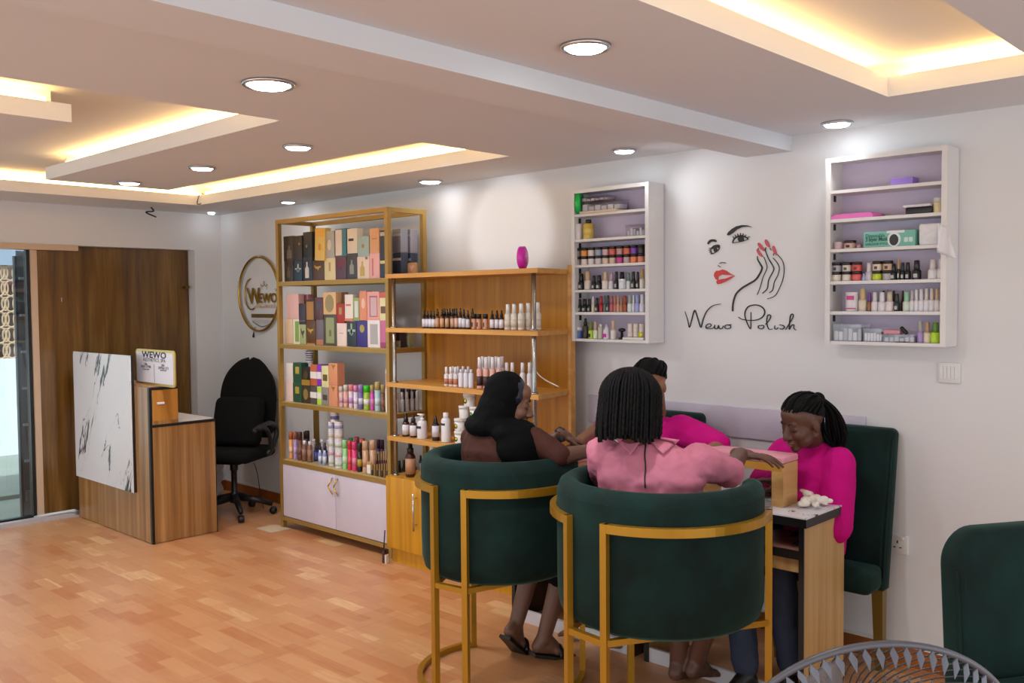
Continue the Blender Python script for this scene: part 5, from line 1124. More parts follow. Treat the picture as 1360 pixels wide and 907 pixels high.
# ================================================================== tub armchairs
vel = velvet(); goldp = flat((176, 130, 34), .34, .55, var=.05)
def tub_chair(cx, cy, face, sx, lab):
    t = thing('tub_armchair', (0, 0, 0), lab, 'armchair', 'green velvet tub armchairs with gold frames')
    r = .335*sx; th = .085; z0, z1 = .475, .965
    prof = [(r-.10, z0+.01), (r-.045, z0-.002), (r-.012, z0+.022), (r-.002, z0+.06), (r, z0+.16), (r, z1-.05), (r-.012, z1-.015), (r-.035, z1), (r-th+.03, z1), (r-th+.008, z1-.014), (r-th, z1-.05), (r-th, z0+.05), (r-.10, z0+.03)]
    N_, a0, a1 = 44, -90-128, -90+128
    vs, fs = [], []; m = len(prof)
    for i in range(N_+1):
        a = R(a0+(a1-a0)*i/N_)
        for rr, z in prof: vs.append((rr*math.cos(a), rr*math.sin(a), z))
    for i in range(N_):
        for k in range(m): fs.append((i*m+k, (i+1)*m+k, (i+1)*m+(k+1) % m, i*m+(k+1) % m))
    fs += [tuple(range(m)), tuple(N_*m+k for k in range(m-1, -1, -1))]
    MB().add(vs, fs, True).build('tub_shell', vel, t)
    MB().lathe((0, 0, 0), [(0, z0+.003), (r-.08, z0+.003), (r-.07, z0+.01), (r-.07, z0+.05), (0, z0+.05)], 40).build('seat_base', vel, t)
    MB().lathe((0, .015, 0), [(0, z0+.05), (r-th-.02, z0+.05), (r-th-.004, z0+.07), (r-th-.006, z0+.10), (r-th-.03, z0+.118), (0, z0+.124)], 40).build('seat', vel, t)
    # piping seam round the rim
    MB().tube([((r-.004)*math.cos(a), (r-.004)*math.sin(a), z1-.045) for a in [R(a0+(a1-a0)*i/40) for i in range(41)]], .003, 5).build('piping', vel, t)
    w = .024; ro = r+w/2+.002; zb = z1-.115
    g0, g1 = 13, 122
    for s_ in (-1, 1):
        arc = lambda z, A, B, rad: [(rad*math.cos(R(-90+s_*(A+(B-A)*i/22))), rad*math.sin(R(-90+s_*(A+(B-A)*i/22))), z) for i in range(23)]
        MB().sq(arc(zb, g0, g1, ro), w, h=.03).build('arm_band', goldp, t)
        MB().sq(arc(.013, g0, g1, ro), w).build('floor_runner', goldp, t)
        pb = arc(0, g0, g1, ro)
        for nm, p in (('back_post', pb[0]), ('front_post', pb[-1])):
            M = Matrix.Translation((p[0], p[1], 0)) @ Matrix.Rotation(math.atan2(p[1], p[0]), 4, 'Z')
            MB().box(-w/2, w/2, -w/2, w/2, 0, zb+.015, M).build(nm, goldp, t)
        p, q_ = pb[0], pb[-1]
        MB().sq([(p[0], p[1], z0-.012), (q_[0], q_[1], z0-.012)], w*.9).build('seat_rail', goldp, t)
    p, q_ = ((ro*math.cos(R(-90-g0)), ro*math.sin(R(-90-g0))), (ro*math.cos(R(-90+g0)), ro*math.sin(R(-90+g0))))
    MB().sq([(*p, z0-.012), (*q_, z0-.012)], w*.9).build('back_rail', goldp, t)
    place(t, (cx, cy, 0), R(face)); return t
tub_chair(-2.76, 2.82, 8, 1.0, 'left green velvet tub armchair on a gold frame, woman in black headscarf on it')
tub_chair(-1.93, 2.80, -6, 1.11, 'nearer green velvet tub armchair on a gold frame, woman in pink blouse on it')
# ================================================================== parsons chairs
def parson(cx, cy, rz, lab, w=.46, legs=True, sf=-.27, hb=1.04, sd=.48, rnd=.03, leg_c=(126, 100, 40), lean=.05):
    t = thing('dining_chair', (0, 0, 0), lab, 'chair', 'green velvet high backed chairs')
    # local: back at +Y, sitter faces -Y
    n = 10; V = []; F = []
    prof = []
    def sec(z):                      # slight backward lean and rounded top corners
        return lean*max(0, (z-.45))/.6
    dd = .042
    out = []
    for px_, pz_, rr_, a0 in ((w/2-rnd, hb-rnd, rnd, 0), (-w/2+rnd, hb-rnd, rnd, 90), (-w/2+.012, .372, .012, 180), (w/2-.012, .372, .012, 270)):
        for i in range(9): out.append((px_+rr_*math.cos(R(a0+11.25*i)), pz_+rr_*math.sin(R(a0+11.25*i))))
    # front and rear faces grow inwards in steps so that all edges are soft
    loops = [(-dd, .020), (-dd*.86, .007), (-dd*.55, 0), (dd*.55, 0), (dd*.86, .007), (dd, .020)]
    m = len(out); cxo, czo = 0, (hb+.36)/2
    for y_, ins in loops:
        for x_, z_ in out:
            x2 = x_-ins*(1 if x_ > 0 else -1)*min(1, abs(x_)/(w/2)*1.2); z2 = z_-ins*(1 if z_ > czo else -1)*min(1, abs(z_-czo)/((hb-.36)/2)*1.2)
            V.append((x2, .20+sec(z2)+y_, z2))
    for i in range(len(loops)-1):
        for k in range(m): F.append((i*m+k, i*m+(k+1) % m, (i+1)*m+(k+1) % m, (i+1)*m+k))
    nF = len(F)
    mbk = MB().add(V, F, True).add([V[k] for k in range(m)], [tuple(range(m-1, -1, -1))]).add([V[(len(loops)-1)*m+k] for k in range(m)], [tuple(range(m))])
    b_ = mbk.build('backrest', vel, t)
    MB().box(-w/2, w/2, sf, .165, .37, sd, bev=.03).build('seat', vel, t)
    for s_ in (-1, 1): MB().tube([(s_*(w/2-.004), .2+sec(z)-dd*.8, z) for z in (.42, .6, .75, hb-rnd-.01)], .004, 5).build('piping', vel, t)
    if legs:
        lm = flat(leg_c, .35, .4)
        for x in (-w/2+.035, w/2-.035):
            for y in (sf+.035, .205):
                if sf > -.1 and x > 0 and y < .1: continue      # stands behind the table end panel
                MB().tube([(x, y, .37), (x, y+(.02 if y > 0 else 0), 0)], .03, 4, smooth=False, rr=[.034, .024], a0=PI/4, up=(0, 1, 0)).build('leg', lm, t)
    place(t, (cx, cy, 0), rz); return t
parson(-1.775, 3.725, 0, 'green high backed chair against the wall, girl in magenta on it', sf=.015, lean=.10)
parson(-2.70, 3.72, 0, 'green high backed chair mostly hidden behind the two customers, woman in magenta on it')
# foreground chair at the right edge
fgl = atd(1270, 690, 2.58); ft = R(58)
fgp = fgl+Vector((math.cos(ft), math.sin(ft), 0))*.30-Vector((-math.sin(ft), math.cos(ft), 0))*.20
parson(fgp.x, fgp.y, ft, 'large dark green velvet chair cut off by the right edge of the photo', w=.60, hb=.95, sd=.55, rnd=.10)
# ================================================================== manicure tables
oak = wood('light_oak', [0xb08854, 0xc09a62, 0xcaa670], (16, 16, .5), .45, dist=.6)
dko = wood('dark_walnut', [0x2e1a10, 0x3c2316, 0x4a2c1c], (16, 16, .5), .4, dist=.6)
pinkb = wood('rosy_shelf', [0x8c5848, 0xa06a58, 0xaa7664], (.8, 14, 14), .35, dist=.5, ax=0)
mar = marble('marble_top', 6, (222, 220, 226), (50, 48, 54), .02)
def table(x0, x1, lab, endm, seen):
    y0, y1 = 3.33, 3.735
    t = thing('manicure_table', ((x0+x1)/2, 3.53, 0), lab, 'table', 'manicure tables with marble tops')
    MB().box(x0, x1, y0, y1, .756, .762).build('marble_top', mar, t)
    MB().box(x0, x1, y0, y1, .722, .756).build('top_edge', blk, t)
    for k, (a, b) in enumerate(((x0+.015, x0+.035), (x1-.04, x1-.02))):
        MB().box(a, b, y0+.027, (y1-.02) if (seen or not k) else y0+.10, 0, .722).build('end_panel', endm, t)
        MB().box(a-.0005, b+.0005, y0+.02, y0+.027, 0, .722).build('edging', blk, t)
    MB().box(x0+.035, x1-.04, y0+.03, y1-.03, .605, .622).build('shelf', pinkb, t)
    MB().box(x0+.035, x1-.04, y0+.024, y0+.03, .588, .622).build('shelf_edge', blk, t)
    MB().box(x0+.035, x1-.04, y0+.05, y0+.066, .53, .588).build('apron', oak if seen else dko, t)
    MB().box(x0+.035, x1-.04, y0+.03, y0+.046, 0, .062).build('foot_board', flat((214, 208, 212), .5), t)
    return t
tr_ = table(-2.405, -1.62, 'right manicure table with white marble top, light oak end panel and wooden armrest', oak, True)
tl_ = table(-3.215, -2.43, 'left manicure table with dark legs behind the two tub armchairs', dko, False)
# armrest stands
ashw = wood('ash_block', [0xb88a50, 0xc89c60, 0xd4ac74], (3, .8, 9), .45, dist=2.5)
ashf = wood('ash_front', [0xb47c28, 0xc08a34, 0xc89440], (2, 8, 2), .45)
pkm = flat((222, 148, 164), .6, bump=.15, bscale=60)
def armrest(cx, cy, rz, L_, lab, hh=.175):
    t = thing('hand_rest', (0, 0, 0), lab, 'hand rest', 'pink padded wooden hand rests')
    w = .066
    for x in (-L_/2, L_/2-.05):
        MB().box(x, x+.05, -w, w, 0, hh).build('foot_block', ashw, t)
    MB().box(-L_/2+.05, L_/2-.05, -w, w, hh-.032, hh).build('bridge', ashf, t)
    MB().box(-L_/2+.006, L_/2-.006, -w-.001, -w+.001, hh-.031, hh-.001).build('front_rail', ashf, t)
    MB().box(-L_/2-.002, L_/2+.002, -w-.004, w+.004, hh+.001, hh+.028, bev=.006).build('pad', pkm, t)
    place(t, (cx, cy, .763), rz); return t
armrest(-1.975, 3.50, R(2), .40, 'pink padded wooden hand rest on the right marble table')
armrest(-2.98, 3.43, R(2), .40, 'low pink padded hand rest on the left table, mostly hidden by the headscarf woman', .075)
# cotton wool heap: single crumpled pieces
for i, (px, py, r_) in enumerate(((1066, 650, .040), (1072, 658, .038), (1079, 663, .036), (1088, 664, .036), (1097, 665, .024), (1067, 666, .034), (1082, 669, .022))):
    p = at(px, py+3, 2, .775); random.seed(i)
    mb = MB()
    for k in range(5): mb.ball(p+Vector((random.uniform(-1, 1)*r_*.6, random.uniform(-1, 1)*r_*.6, random.uniform(0, .5)*r_)), (r_*random.uniform(.4, .7), r_*random.uniform(.4, .7), r_*.42), 8)
    tag(mb.build('cotton_wad', flat((236, 228, 216), .9, bump=.4, bscale=60), remesh=.004, smooth=2), 'crumpled white cotton wad on the marble table, %s from left' % ORD[i], 'cotton', 'cotton wads beside the hand rest')
tc_ = thing('clear_cup', tuple(at(1073, 655, 2, .763)), 'small clear lilac plastic cup behind the cotton wads', 'cup')
MB().lathe(tuple(at(1073, 655, 2, .763)), [(.018, 0), (.024, .07), (.022, .07), (.017, .003)], 16).build('cup', flat((196, 170, 214), .2, alpha=.6), tc_)
tool = MB().cap(at(1052, 727, 1, 3.42), at(1066, 716, 1, 3.46), .009, .012, 10).cap(at(1052, 727, 1, 3.42), at(1062, 729, 1, 3.45), .008, .008, 8).build('hand_tool', blk)
tag(tool, 'small black tool lying on the shelf under the right marble table', 'tool')
# ================================================================== office chair
oc = thing('office_chair', (0, 0, 0), 'black swivel office chair with armrests behind the reception desk', 'office chair')
fab = flat((13, 11, 11), .9, spec=.2); pl = flat((20, 19, 20), .4)
for k in range(5):
    a = R(72*k+20); ca, sa = math.cos(a), math.sin(a)
    MB().tube([(.03*ca, .03*sa, .14), (.16*ca, .16*sa, .115), (.28*ca, .28*sa, .075)], .02, 8, rr=[.03, .024, .017]).build('base_leg', pl, oc)
    MB().lathe((0, 0, 0), [(.026, -.02), (.028, -.012), (.028, .012), (.026, .02)], 14, Matrix.Translation((.285*ca, .285*sa, .029)) @ Matrix.Rotation(a, 4, 'Z') @ Matrix.Rotation(PI/2, 4, 'X')).build('castor', pl, oc)
MB().lathe((0, 0, 0), [(.035, .1), (.035, .17), (.022, .18), (.022, .34), (.03, .345), (.03, .42)], 16).build('gas_column', pl, oc)
MB().box(-.10, .10, -.10, .12, .40, .43, bev=.01).build('mechanism', pl, oc)
sh = MB(); S_ = []
MB().box(-.24, .24, -.23, .23, .43, .515, bev=.04).build('seat', fab, oc)
# oval backrest, curved
V = []; F = []; n, m = 26, 14
for i in range(n+1):
    v = math.sin(PI/2*i/n)*.5+.5*i/n; z = .57+.585*v; hw = .20*(math.sin(PI*min(1, .16+.84*v)**.9)**.42 if v < .98 else .3)
    if v > .45: hw = .225*math.sqrt(max(.002, 1-((v-.45)/.551)**2.6))
    elif v < .06: hw = .20*(.80+.2*math.sqrt(v/.06))
    else: hw = .20+.025*math.sin(PI*min(.5, (v-.06)/.78))
    for j in range(m+1):
        u = -1+2*j/m
        V.append((u*hw, .23+.06*v-.02*(1-u*u)+.03*math.sin(PI*v)*-1+.02, z))
for i in range(n):
    for j in range(m): F.append((i*(m+1)+j, (i+1)*(m+1)+j, (i+1)*(m+1)+j+1, i*(m+1)+j+1))
q = MB().add(V, F, True).build('backrest', fab, oc)
md = q.modifiers.new('thick', 'SOLIDIFY'); md.thickness = .06; md.offset = 0
md = q.modifiers.new('bev', 'BEVEL'); md.width = .015; md.segments = 3
MB().tube([(0, .22, .43), (0, .30, .5), (0, .31, .72)], .022, 8, flat=.5).build('back_bar', pl, oc)
for s_ in (-1, 1):
    MB().tube(spline([(s_*.24, .08, .46), (s_*.275, .06, .56), (s_*.275, .0, .66), (s_*.27, -.12, .685), (s_*.27, -.19, .665)], 6), .018, 8, flat=.8).tube(spline([(s_*.27, -.16, .68), (s_*.27, .04, .70), (s_*.27, .15, .665), (s_*.275, .16, .60), (s_*.27, .10, .51), (s_*.25, .05, .46)], 6), .02, 8).build('armrest', pl, oc)
place(oc, (0, 0, 0))
OX = fl_ = at(312, 684, 2, 0)
place(oc, (OX.x, OX.y, 0), R(31))
cu_ = MB().box(-.2, .2, -.06, .06, -.19, .19, bev=.055)
cq = cu_.build('cushion', fab, origin=(0, 0, 0))
dirb = Matrix.Rotation(R(31), 4, 'Z')
cq.matrix_world = Matrix.Translation((OX.x, OX.y, 0)) @ dirb @ Matrix.Translation((-.01, .10, .70)) @ Matrix.Rotation(R(-16), 4, 'X')
tag(cq, 'black cushion propped on the seat of the office chair', 'cushion')
tag(MB().tube(spline([(OX.x+.12, OX.y+.1, .40), (OX.x+.10, OX.y+.14, .3), (OX.x+.04, OX.y+.2, .12), (OX.x-.02, OX.y+.26, .006)]), .003, 5).build('hanging_cord', blk), 'thin black cord hanging from the office chair to the floor', 'cord')
bg_ = at(287, 650, 1, 3.62)
mb = MB(); random.seed(3)
for k in range(7): mb.ball((bg_.x-.05+random.uniform(-.04, .04), 3.62+random.uniform(-.05, .05), .10+.05*k), (.09-.006*k, .08, .07), 8)
tag(mb.build('plastic_bag', flat((200, 194, 198), .35, bump=.6, bscale=14), remesh=.01, smooth=2), 'crumpled white plastic bag on the floor between reception desk and office chair', 'bag')
mb = MB()
# ================================================================== standing fan in the foreground
fc = atd(1152, 996, 1.56)
fn = thing('standing_fan', (fc.x, fc.y, 0), 'grey standing fan with ribbed guard in the bottom right foreground', 'fan')
grey = flat((96, 96, 104), .35, .2); dgrey = flat((62, 62, 68), .4)
vd = Vector((CF.x, CF.y, 0)).normalized(); e_ = R(24)
nz_ = (vd*math.cos(e_)+Vector((0, 0, 1))*math.sin(e_)).normalized()      # blowing away from the photographer and up
xx = nz_.cross(Vector((0, 0, 1))).normalized(); yy = xx.cross(nz_).normalized()
FM = Matrix.Translation(fc) @ Matrix(((xx.x, yy.x, nz_.x, 0), (xx.y, yy.y, nz_.y, 0), (xx.z, yy.z, nz_.z, 0), (0, 0, 0, 1)))
RF = .236
def circ(r, z, n=96): return [FM @ Vector((r*math.cos(2*PI*i/n), r*math.sin(2*PI*i/n), z)) for i in range(n)]
MB().tube(circ(RF, 0), .0055, 8, True).build('guard_rim', grey, fn)
MB().tube(circ(RF-.006, .010), .0035, 6, True).build('front_rim', dgrey, fn)
MB().tube(circ(RF*.84, -.045), .003, 6, True).tube(circ(RF*.45, -.075), .003, 6, True).build('guard_ring', grey, fn)
NR = 68
protoM = MB()
V = [(RF-.002, 0, 0), (RF*.955, -.0105, -.012), (RF*.955, .0105, -.016), (RF*.90, .002, -.03)]
# leaf shaped rib end: a folded lozenge, then a thin curved spoke to the hub
def rib_mb():
    mb = MB()
    a, b, c, d = Vector((RF, 0, -.002)), Vector((RF*.960, -.0062, -.014)), Vector((RF*.968, .0062, -.009)), Vector((RF*.905, .001, -.028))
    th = Vector((0, 0, -.0025))
    mb.add([a, b, d, c, a+th, b+th, d+th, c+th], [(0, 1, 2), (0, 2, 3), (4, 6, 5), (4, 7, 6), (0, 4, 5, 1), (1, 5, 6, 2), (2, 6, 7, 3), (3, 7, 4, 0)])
    pts = [Vector((RF*(.88-.72*t), .035*math.sin(t*PI*.6)*t, -.038-.045*t)) for t in [i/6 for i in range(7)]]
    mb.tube(pts, .0018, 4, caps=False)
    return mb
r0 = None
for k in range(NR):
    if r0 is None:
        mb = rib_mb(); me_src = mb
        r0 = MB(); r0.v = mb.v; r0.f = mb.f; r0.sm = mb.sm
        o = r0.build('guard_rib', flat((104, 104, 114), .35, .25), origin=(0, 0, 0)); first = o
    else:
        o = first.copy(); COL.objects.link(o)
    o.parent = fn
    o.matrix_local = Matrix.Translation(-Vector((fc.x, fc.y, 0))) @ FM @ Matrix.Rotation(2*PI*k/NR, 4, 'Z')
# front grille wires, blades, hub, motor, pole, base
q = MB()
for k in range(60):
    a = 2*PI*k/60
    q.tube([FM @ Vector(((RF-.006)*(1-.85*t)*math.cos(a+.5*t), (RF-.006)*(1-.85*t)*math.sin(a+.5*t), .010+.05*t*(2-t)*.8)) for t in [i/6 for i in range(7)]], .0013, 4, caps=False)
q.build('front_grille', dgrey, fn)
MB().lathe((0, 0, 0), [(.0, .09), (.035, .088), (.04, .078), (.04, .07)], 20, FM).build('badge', dgrey, fn)
MB().lathe((0, 0, 0), [(.0, -.19), (.05, -.18), (.062, -.14), (.062, -.085), (.04, -.08)], 24, FM).build('motor', dgrey, fn)
MB().lathe((0, 0, 0), [(0, .045), (.03, .04), (.034, -.02), (0, -.02)], 18, FM).build('hub', dgrey, fn)
for k in range(3):
    a0 = 2*PI*k/3; V = []; F = []
    for i in range(9):
        for j in range(9):
            u, v = i/8, j/8; r_ = .03+.165*u; a = a0+(-.15+.75*v)*(.6+.5*u)
            V.append(FM @ Vector((r_*math.cos(a), r_*math.sin(a), .028-.045*v)))
    for i in range(8):
        for j in range(8): F.append((i*9+j, (i+1)*9+j, (i+1)*9+j+1, i*9+j+1))
    q = MB().add(V, F, True).build('blade', flat((130, 130, 138), .3, alpha=.55), fn)
    md = q.modifiers.new('thick', 'SOLIDIFY'); md.thickness = .002
mp2 = FM @ Vector((0, 0, -.13))
MB().cap(mp2, (mp2.x, mp2.y, mp2.z-.09), .02, .02, 12).tube([(mp2.x, mp2.y, .04), (mp2.x, mp2.y, mp2.z-.09)], .014, 12).build('pole', dgrey, fn)
MB().lathe((mp2.x, mp2.y, 0), [(.2, 0), (.2, .02), (.16, .035), (.03, .05), (.02, .09)], 32).build('base', dgrey, fn)
# ================================================================== people
from mathutils.bvhtree import BVHTree
def V3(*a): return Vector(a)
def frame(f, pitch=0, roll=0):
    """right, forward, up axes as a matrix for a body part looking along horizontal f, tipped down by pitch"""
    f = Vector((f[0], f[1], 0)).normalized(); r = Vector((f.y, -f.x, 0)); u = Vector((0, 0, 1))
    M = Matrix(((r.x, f.x, 0), (r.y, f.y, 0), (0, 0, 1)))
    return (M @ Matrix.Rotation(-pitch, 3, 'X') @ Matrix.Rotation(roll, 3, 'Y')).to_4x4()
def skin(c): return flat(c, .48, var=.08, vscale=9)
def head_mb(mb, c, F, jaw=1.0):
    T = Matrix.Translation(c) @ F
    B_ = lambda p, r: mb.ball(p, r, 16, T)
    B_((0, -.012, .028), (.072, .090, .084)); B_((0, .026, -.018), (.060, .060, .082)); B_((0, .03, -.07), (.046, .046, .036)); B_((0, .068, -.094), (.022, .018, .018))
    for s in (-1, 1):
        B_((s*.034, .055, -.030), (.026, .028, .026)); B_((s*.026, .074, .022), (.022, .010, .008)); B_((s*.028, .072, .002), (.016, .012, .011))
        B_((s*.012, .092, -.038), (.009, .010, .008)); B_((s*.074, -.006, -.010), (.009, .019, .030)); B_((s*.03, .03, -.06), (.028, .04, .03))
    q0, q1 = T @ V3(0, .080, .008), T @ V3(0, .102, -.032)
    mb.cap(q0, q1, .009, .0135, 12)
    B_((0, .084, -.060), (.022, .012, .0065)); B_((0, .082, -.072), (.019, .012, .0075))
    B_((0, .05, .05), (.05, .035, .04))
    return T
def face_parts(T, body, lipc, closed=True, brow=(20, 14, 12)):
    bm_ = flat(brow, .7)
    for s in (-1, 1):
        pts = [T @ V3(s*(.012+.034*k/5), .0855-.014*(k/5)**1.8, .021+.007*math.sin(PI*k/5)) for k in range(6)]
        MB().tube(pts, .0026, 6, rr=[.002, .003, .0032, .003, .0024, .0014]).build('eyebrow', bm_, body)
        pts = [T @ V3(s*(.014+.030*k/5), .0850-.011*abs(k/5*2-1)**2-.004*k/5, -.002-.004*math.sin(PI*k/5)) for k in range(6)]
        MB().tube(pts, .0018, 6).build('eyelash', bm_, body)
    MB().ball((0, .0905, -.0605), (.019, .0075, .0045), 12, T).ball((0, .089, -.0705), (.016, .0075, .0055), 12, T).build('lips', lipc, body)
def hand_mb(mb, w, f, n, side, curl=22, sc=1.0, spread=.5):
    """palm, four fingers and thumb; f along the fingers, n out of the back of the hand, side = thumb side"""
    w, f, n = Vector(w), Vector(f).normalized(), Vector(n).normalized(); n = (n-f*n.dot(f)).normalized(); s = f.cross(n)*side
    P_ = lambda a, b, c: w+(f*a+s*b+n*c)*sc
    F3 = Matrix(((s.x, f.x, n.x), (s.y, f.y, n.y), (s.z, f.z, n.z))).to_4x4()
    mb.ball((0, 0, 0), (.037*sc, .050*sc, .014*sc), 14, Matrix.Translation(P_(.048, 0, -.002)) @ F3)
    mb.ball((0, 0, 0), (.018*sc, .032*sc, .015*sc), 12, Matrix.Translation(P_(.034, .024, -.008)) @ F3)
    mb.cap(P_(-.02, 0, 0), P_(.03, 0, 0), .024*sc, .022*sc)
    for k, (o, L) in enumerate(((.029, .070), (.010, .079), (-.010, .073), (-.028, .057))):
        p = P_(.082-.006*abs(k-1), o, 0); a = R(curl*.5+3*k); rad = .0094*sc
        fan = (1.5-k)*spread*.12
        for j, q in enumerate((.42, .32, .26)):
            d = (f*math.cos(a)-n*math.sin(a)+s*fan).normalized(); p2 = p+d*L*q*sc*1.15
            mb.cap(p, p2, rad, rad*.9, 9); p = p2; rad *= .9; a += R(curl)
    p = P_(.022, .032, -.006); d = (f*.72+s*.62-n*.25).normalized()
    for L, r0, r1 in ((.034, .0125, .0108), (.030, .0105, .0085)):
        p2 = p+d*L*sc; mb.cap(p, p2, r0*sc, r1*sc, 9); p = p2; d = (d+f*.35-n*.15).normalized()
def torso(mb, rows):
    """rows: (centre, frame, (half width, half depth, half height))"""
    for i in range(len(rows)):
        c, F, r = rows[i]
        mb.ball((0, 0, 0), r, 18, Matrix.Translation(c) @ F)
        if i+1 < len(rows):
            c2, F2, r2 = rows[i+1]
            for t in (.33, .67):
                cc = Vector(c).lerp(Vector(c2), t); rr = [r[k]*(1-t)+r2[k]*t for k in range(3)]
                mb.ball((0, 0, 0), rr, 18, Matrix.Translation(cc) @ F)
def foot_mb(mb, ank, f, pitch=0, sc=1.0):
    f = Vector((f[0], f[1], 0)).normalized(); s = Vector((f.y, -f.x, 0)); a = Vector(ank)
    u = Vector((0, 0, 1)); ff = (f*math.cos(pitch)-u*math.sin(pitch)); uu = (u*math.cos(pitch)+f*math.sin(pitch))
    P_ = lambda x, y, z: a+(ff*x+s*y+uu*z)*sc
    mb.cap(a, P_(-.02, 0, -.045), .034*sc, .03*sc); mb.cap(P_(-.02, 0, -.045), P_(.07, 0, -.048), .030*sc, .027*sc); mb.cap(a, P_(.08, .0, -.045), .032*sc, .022*sc)
    mb.cap(P_(.07, .018, -.052), P_(.12, .018, -.057), .02*sc, .017*sc); mb.cap(P_(.07, -.018, -.052), P_(.11, -.02, -.057), .019*sc, .015*sc)
    for k in range(5):
        y = .03-.014*k; mb.cap(P_(.115-.006*k, y, -.058), P_(.155-.010*k, y, -.062), .0095*sc if k else .012*sc, .008*sc if k else .011*sc, 8)
def skirt(mb, hips, knees, r0=.095, r1=.075):
    for h, k in zip(hips, knees): mb.cap(h, k, r0, r1, 16)
def project(obs, px, py, off=0):
    dg = bpy.context.evaluated_depsgraph_get(); best = None
    d = (CR*((px-680)/FPX)-CU*((py-453.5)/FPX)+CF).normalized()
    for o in obs:
        if o.name not in BV:
            bpy.context.view_layer.update()
            ev = o.evaluated_get(dg); me = ev.to_mesh(); mw = o.matrix_world
            BV[o.name] = BVHTree.FromPolygons([mw @ v.co for v in me.vertices], [tuple(p.vertices) for p in me.polygons]); ev.to_mesh_clear()
        loc, nor, _, dist = BV[o.name].ray_cast(CAMP, d)
        if loc is not None and (best is None or dist < best[2]): best = (loc, nor, dist)
    if best is None: return None
    n = best[1] if best[1].dot(d) < 0 else -best[1]
    return best[0]+n*off
BV = {}
def patch(obs, quad, off, nu=8, nv=8, off2=None):
    """a piece of cloth lying on a body: four corner pixels a, b, c, d, subdivided and laid on the surface"""
    vs = []; fs = []; last = None
    for i in range(nu+1):
        for j in range(nv+1):
            u, v = i/nu, j/nv
            x = (quad[0][0]*(1-u)+quad[1][0]*u)*(1-v)+(quad[3][0]*(1-u)+quad[2][0]*u)*v
            y = (quad[0][1]*(1-u)+quad[1][1]*u)*(1-v)+(quad[3][1]*(1-u)+quad[2][1]*u)*v
            p = project(obs, x, y, off*(1-v)+(off2 if off2 is not None else off)*v)
            vs.append(p if p is not None else (x, y))
    ok = [v for v in vs if not isinstance(v, tuple)]; dm = sum((v-CAMP).dot(CF) for v in ok)/max(1, len(ok)) if ok else 3.2
    vs = [atd(v[0], v[1], dm) if isinstance(v, tuple) else v for v in vs]
    for i in range(nu):
        for j in range(nv): fs.append((i*(nv+1)+j, (i+1)*(nv+1)+j, (i+1)*(nv+1)+j+1, i*(nv+1)+j+1))
    return MB().add(vs, fs, True)
def solid(o, t):
    md = o.modifiers.new('thick', 'SOLIDIFY'); md.thickness = t; md.offset = 0; return o
VB, VC = .0055, .0075
def body_obj(mb, mat, root): return mb.build('body', mat, root, remesh=VB, smooth=3)
def cloth(mb, name, mat, root, disp=.012, ds=.06, sm=6): return mb.build(name, mat, root, remesh=VC, smooth=sm, disp=disp, dscale=ds)
# ------------------------------------------------ A: woman in black headscarf (left tub chair)
sA = skin((108, 72, 54)); blackcloth = flat((5, 5, 7), .9, spec=.15, bump=.3, bscale=18); brown = flat((72, 40, 33), .8, spec=.2, bump=.25, bscale=14)
A = thing('person', (-2.74, 2.80, 0), 'person in black headscarf and brown top seated in the left tub armchair, in profile', 'person')
c = V3(-2.735, 2.80, 0); rt = V3(.985, .16, 0).normalized(); fw = V3(-rt.y, rt.x, 0); F = frame(fw)
Lp = lambda x, y, z, c=c: c+rt*x+fw*y+V3(0, 0, z)
hA = atd(676, 534, 3.90); HF = frame((.76, .65), R(14))
b = MB(); T = head_mb(b, hA, HF)
neck = Lp(0, -.01, 1.08)
b.cap(T @ V3(0, -.02, -.06), neck, .050, .054)
torso(b, [(Lp(0, .0, .70), F, (.15, .11, .09)), (Lp(0, -.01, .84), F, (.125, .09, .09)), (Lp(0, -.01, .98), F, (.15, .09, .08)), (Lp(0, -.01, 1.04), F, (.13, .07, .045))])
shR, shL = Lp(.160, 0, 1.03), Lp(-.145, 0, 1.01)
elR = atd(745, 606, 3.78); wrR = atd(792, 597, 4.02)
elL = Lp(-.14, .30, .90); wrL = atd(748, 577, 4.22)
fR = (wrR-elR).normalized(); 
b.chain([shR, elR, wrR], [.050, .038, .026]); b.chain([shL, elL, wrL], [.048, .038, .026])
hand_mb(b, wrR, fR, (0, 0, 1), -1, 20); hand_mb(b, wrL, (atd(775, 588, 4.30)-wrL), (.2, -.3, 1), 1, 22)
kR, kL = V3(-2.66, 3.20, .60), V3(-2.84, 3.20, .60)
aR, aL = V3(-2.735, 3.07, .10), V3(-2.86, 3.02, .14)
for h, k, a in ((Lp(.09, .03, .68), kR, aR), (Lp(-.09, .03, .68), kL, aL)): b.chain([h, k, a], [.085, .058, .034])
foot_mb(b, aR, (.35, .9), .25); foot_mb(b, aL, (-.1, .9), .75)
bA = body_obj(b, sA, A)
face_parts(T, bA, flat((120, 62, 56), .4))
t = MB()
torso(t, [(Lp(0, -.01, .68), F, (.18, .14, .10)), (Lp(0, -.02, .84), F, (.165, .125, .10)), (Lp(0, -.02, .97), F, (.175, .12, .085)), (Lp(0, -.015, 1.03), F, (.16, .10, .06))])
t.chain([shR, shR.lerp(elR, .55), shR.lerp(elR, .92)], [.060, .056, .050]); t.chain([shL, elL], [.058, .052])
tA = cloth(t, 'top', brown, A)
q = MB(); skirt(q, (Lp(.09, .02, .68), Lp(-.09, .02, .68)), (kR, kL), .115, .085); q.cap(kR, kL, .085, .085); q.chain([kR, kR.lerp(aR, .45)], [.085, .07]); q.chain([kL, kL.lerp(aL, .4)], [.085, .07])
cloth(q, 'skirt', blackcloth, A)
q = MB()
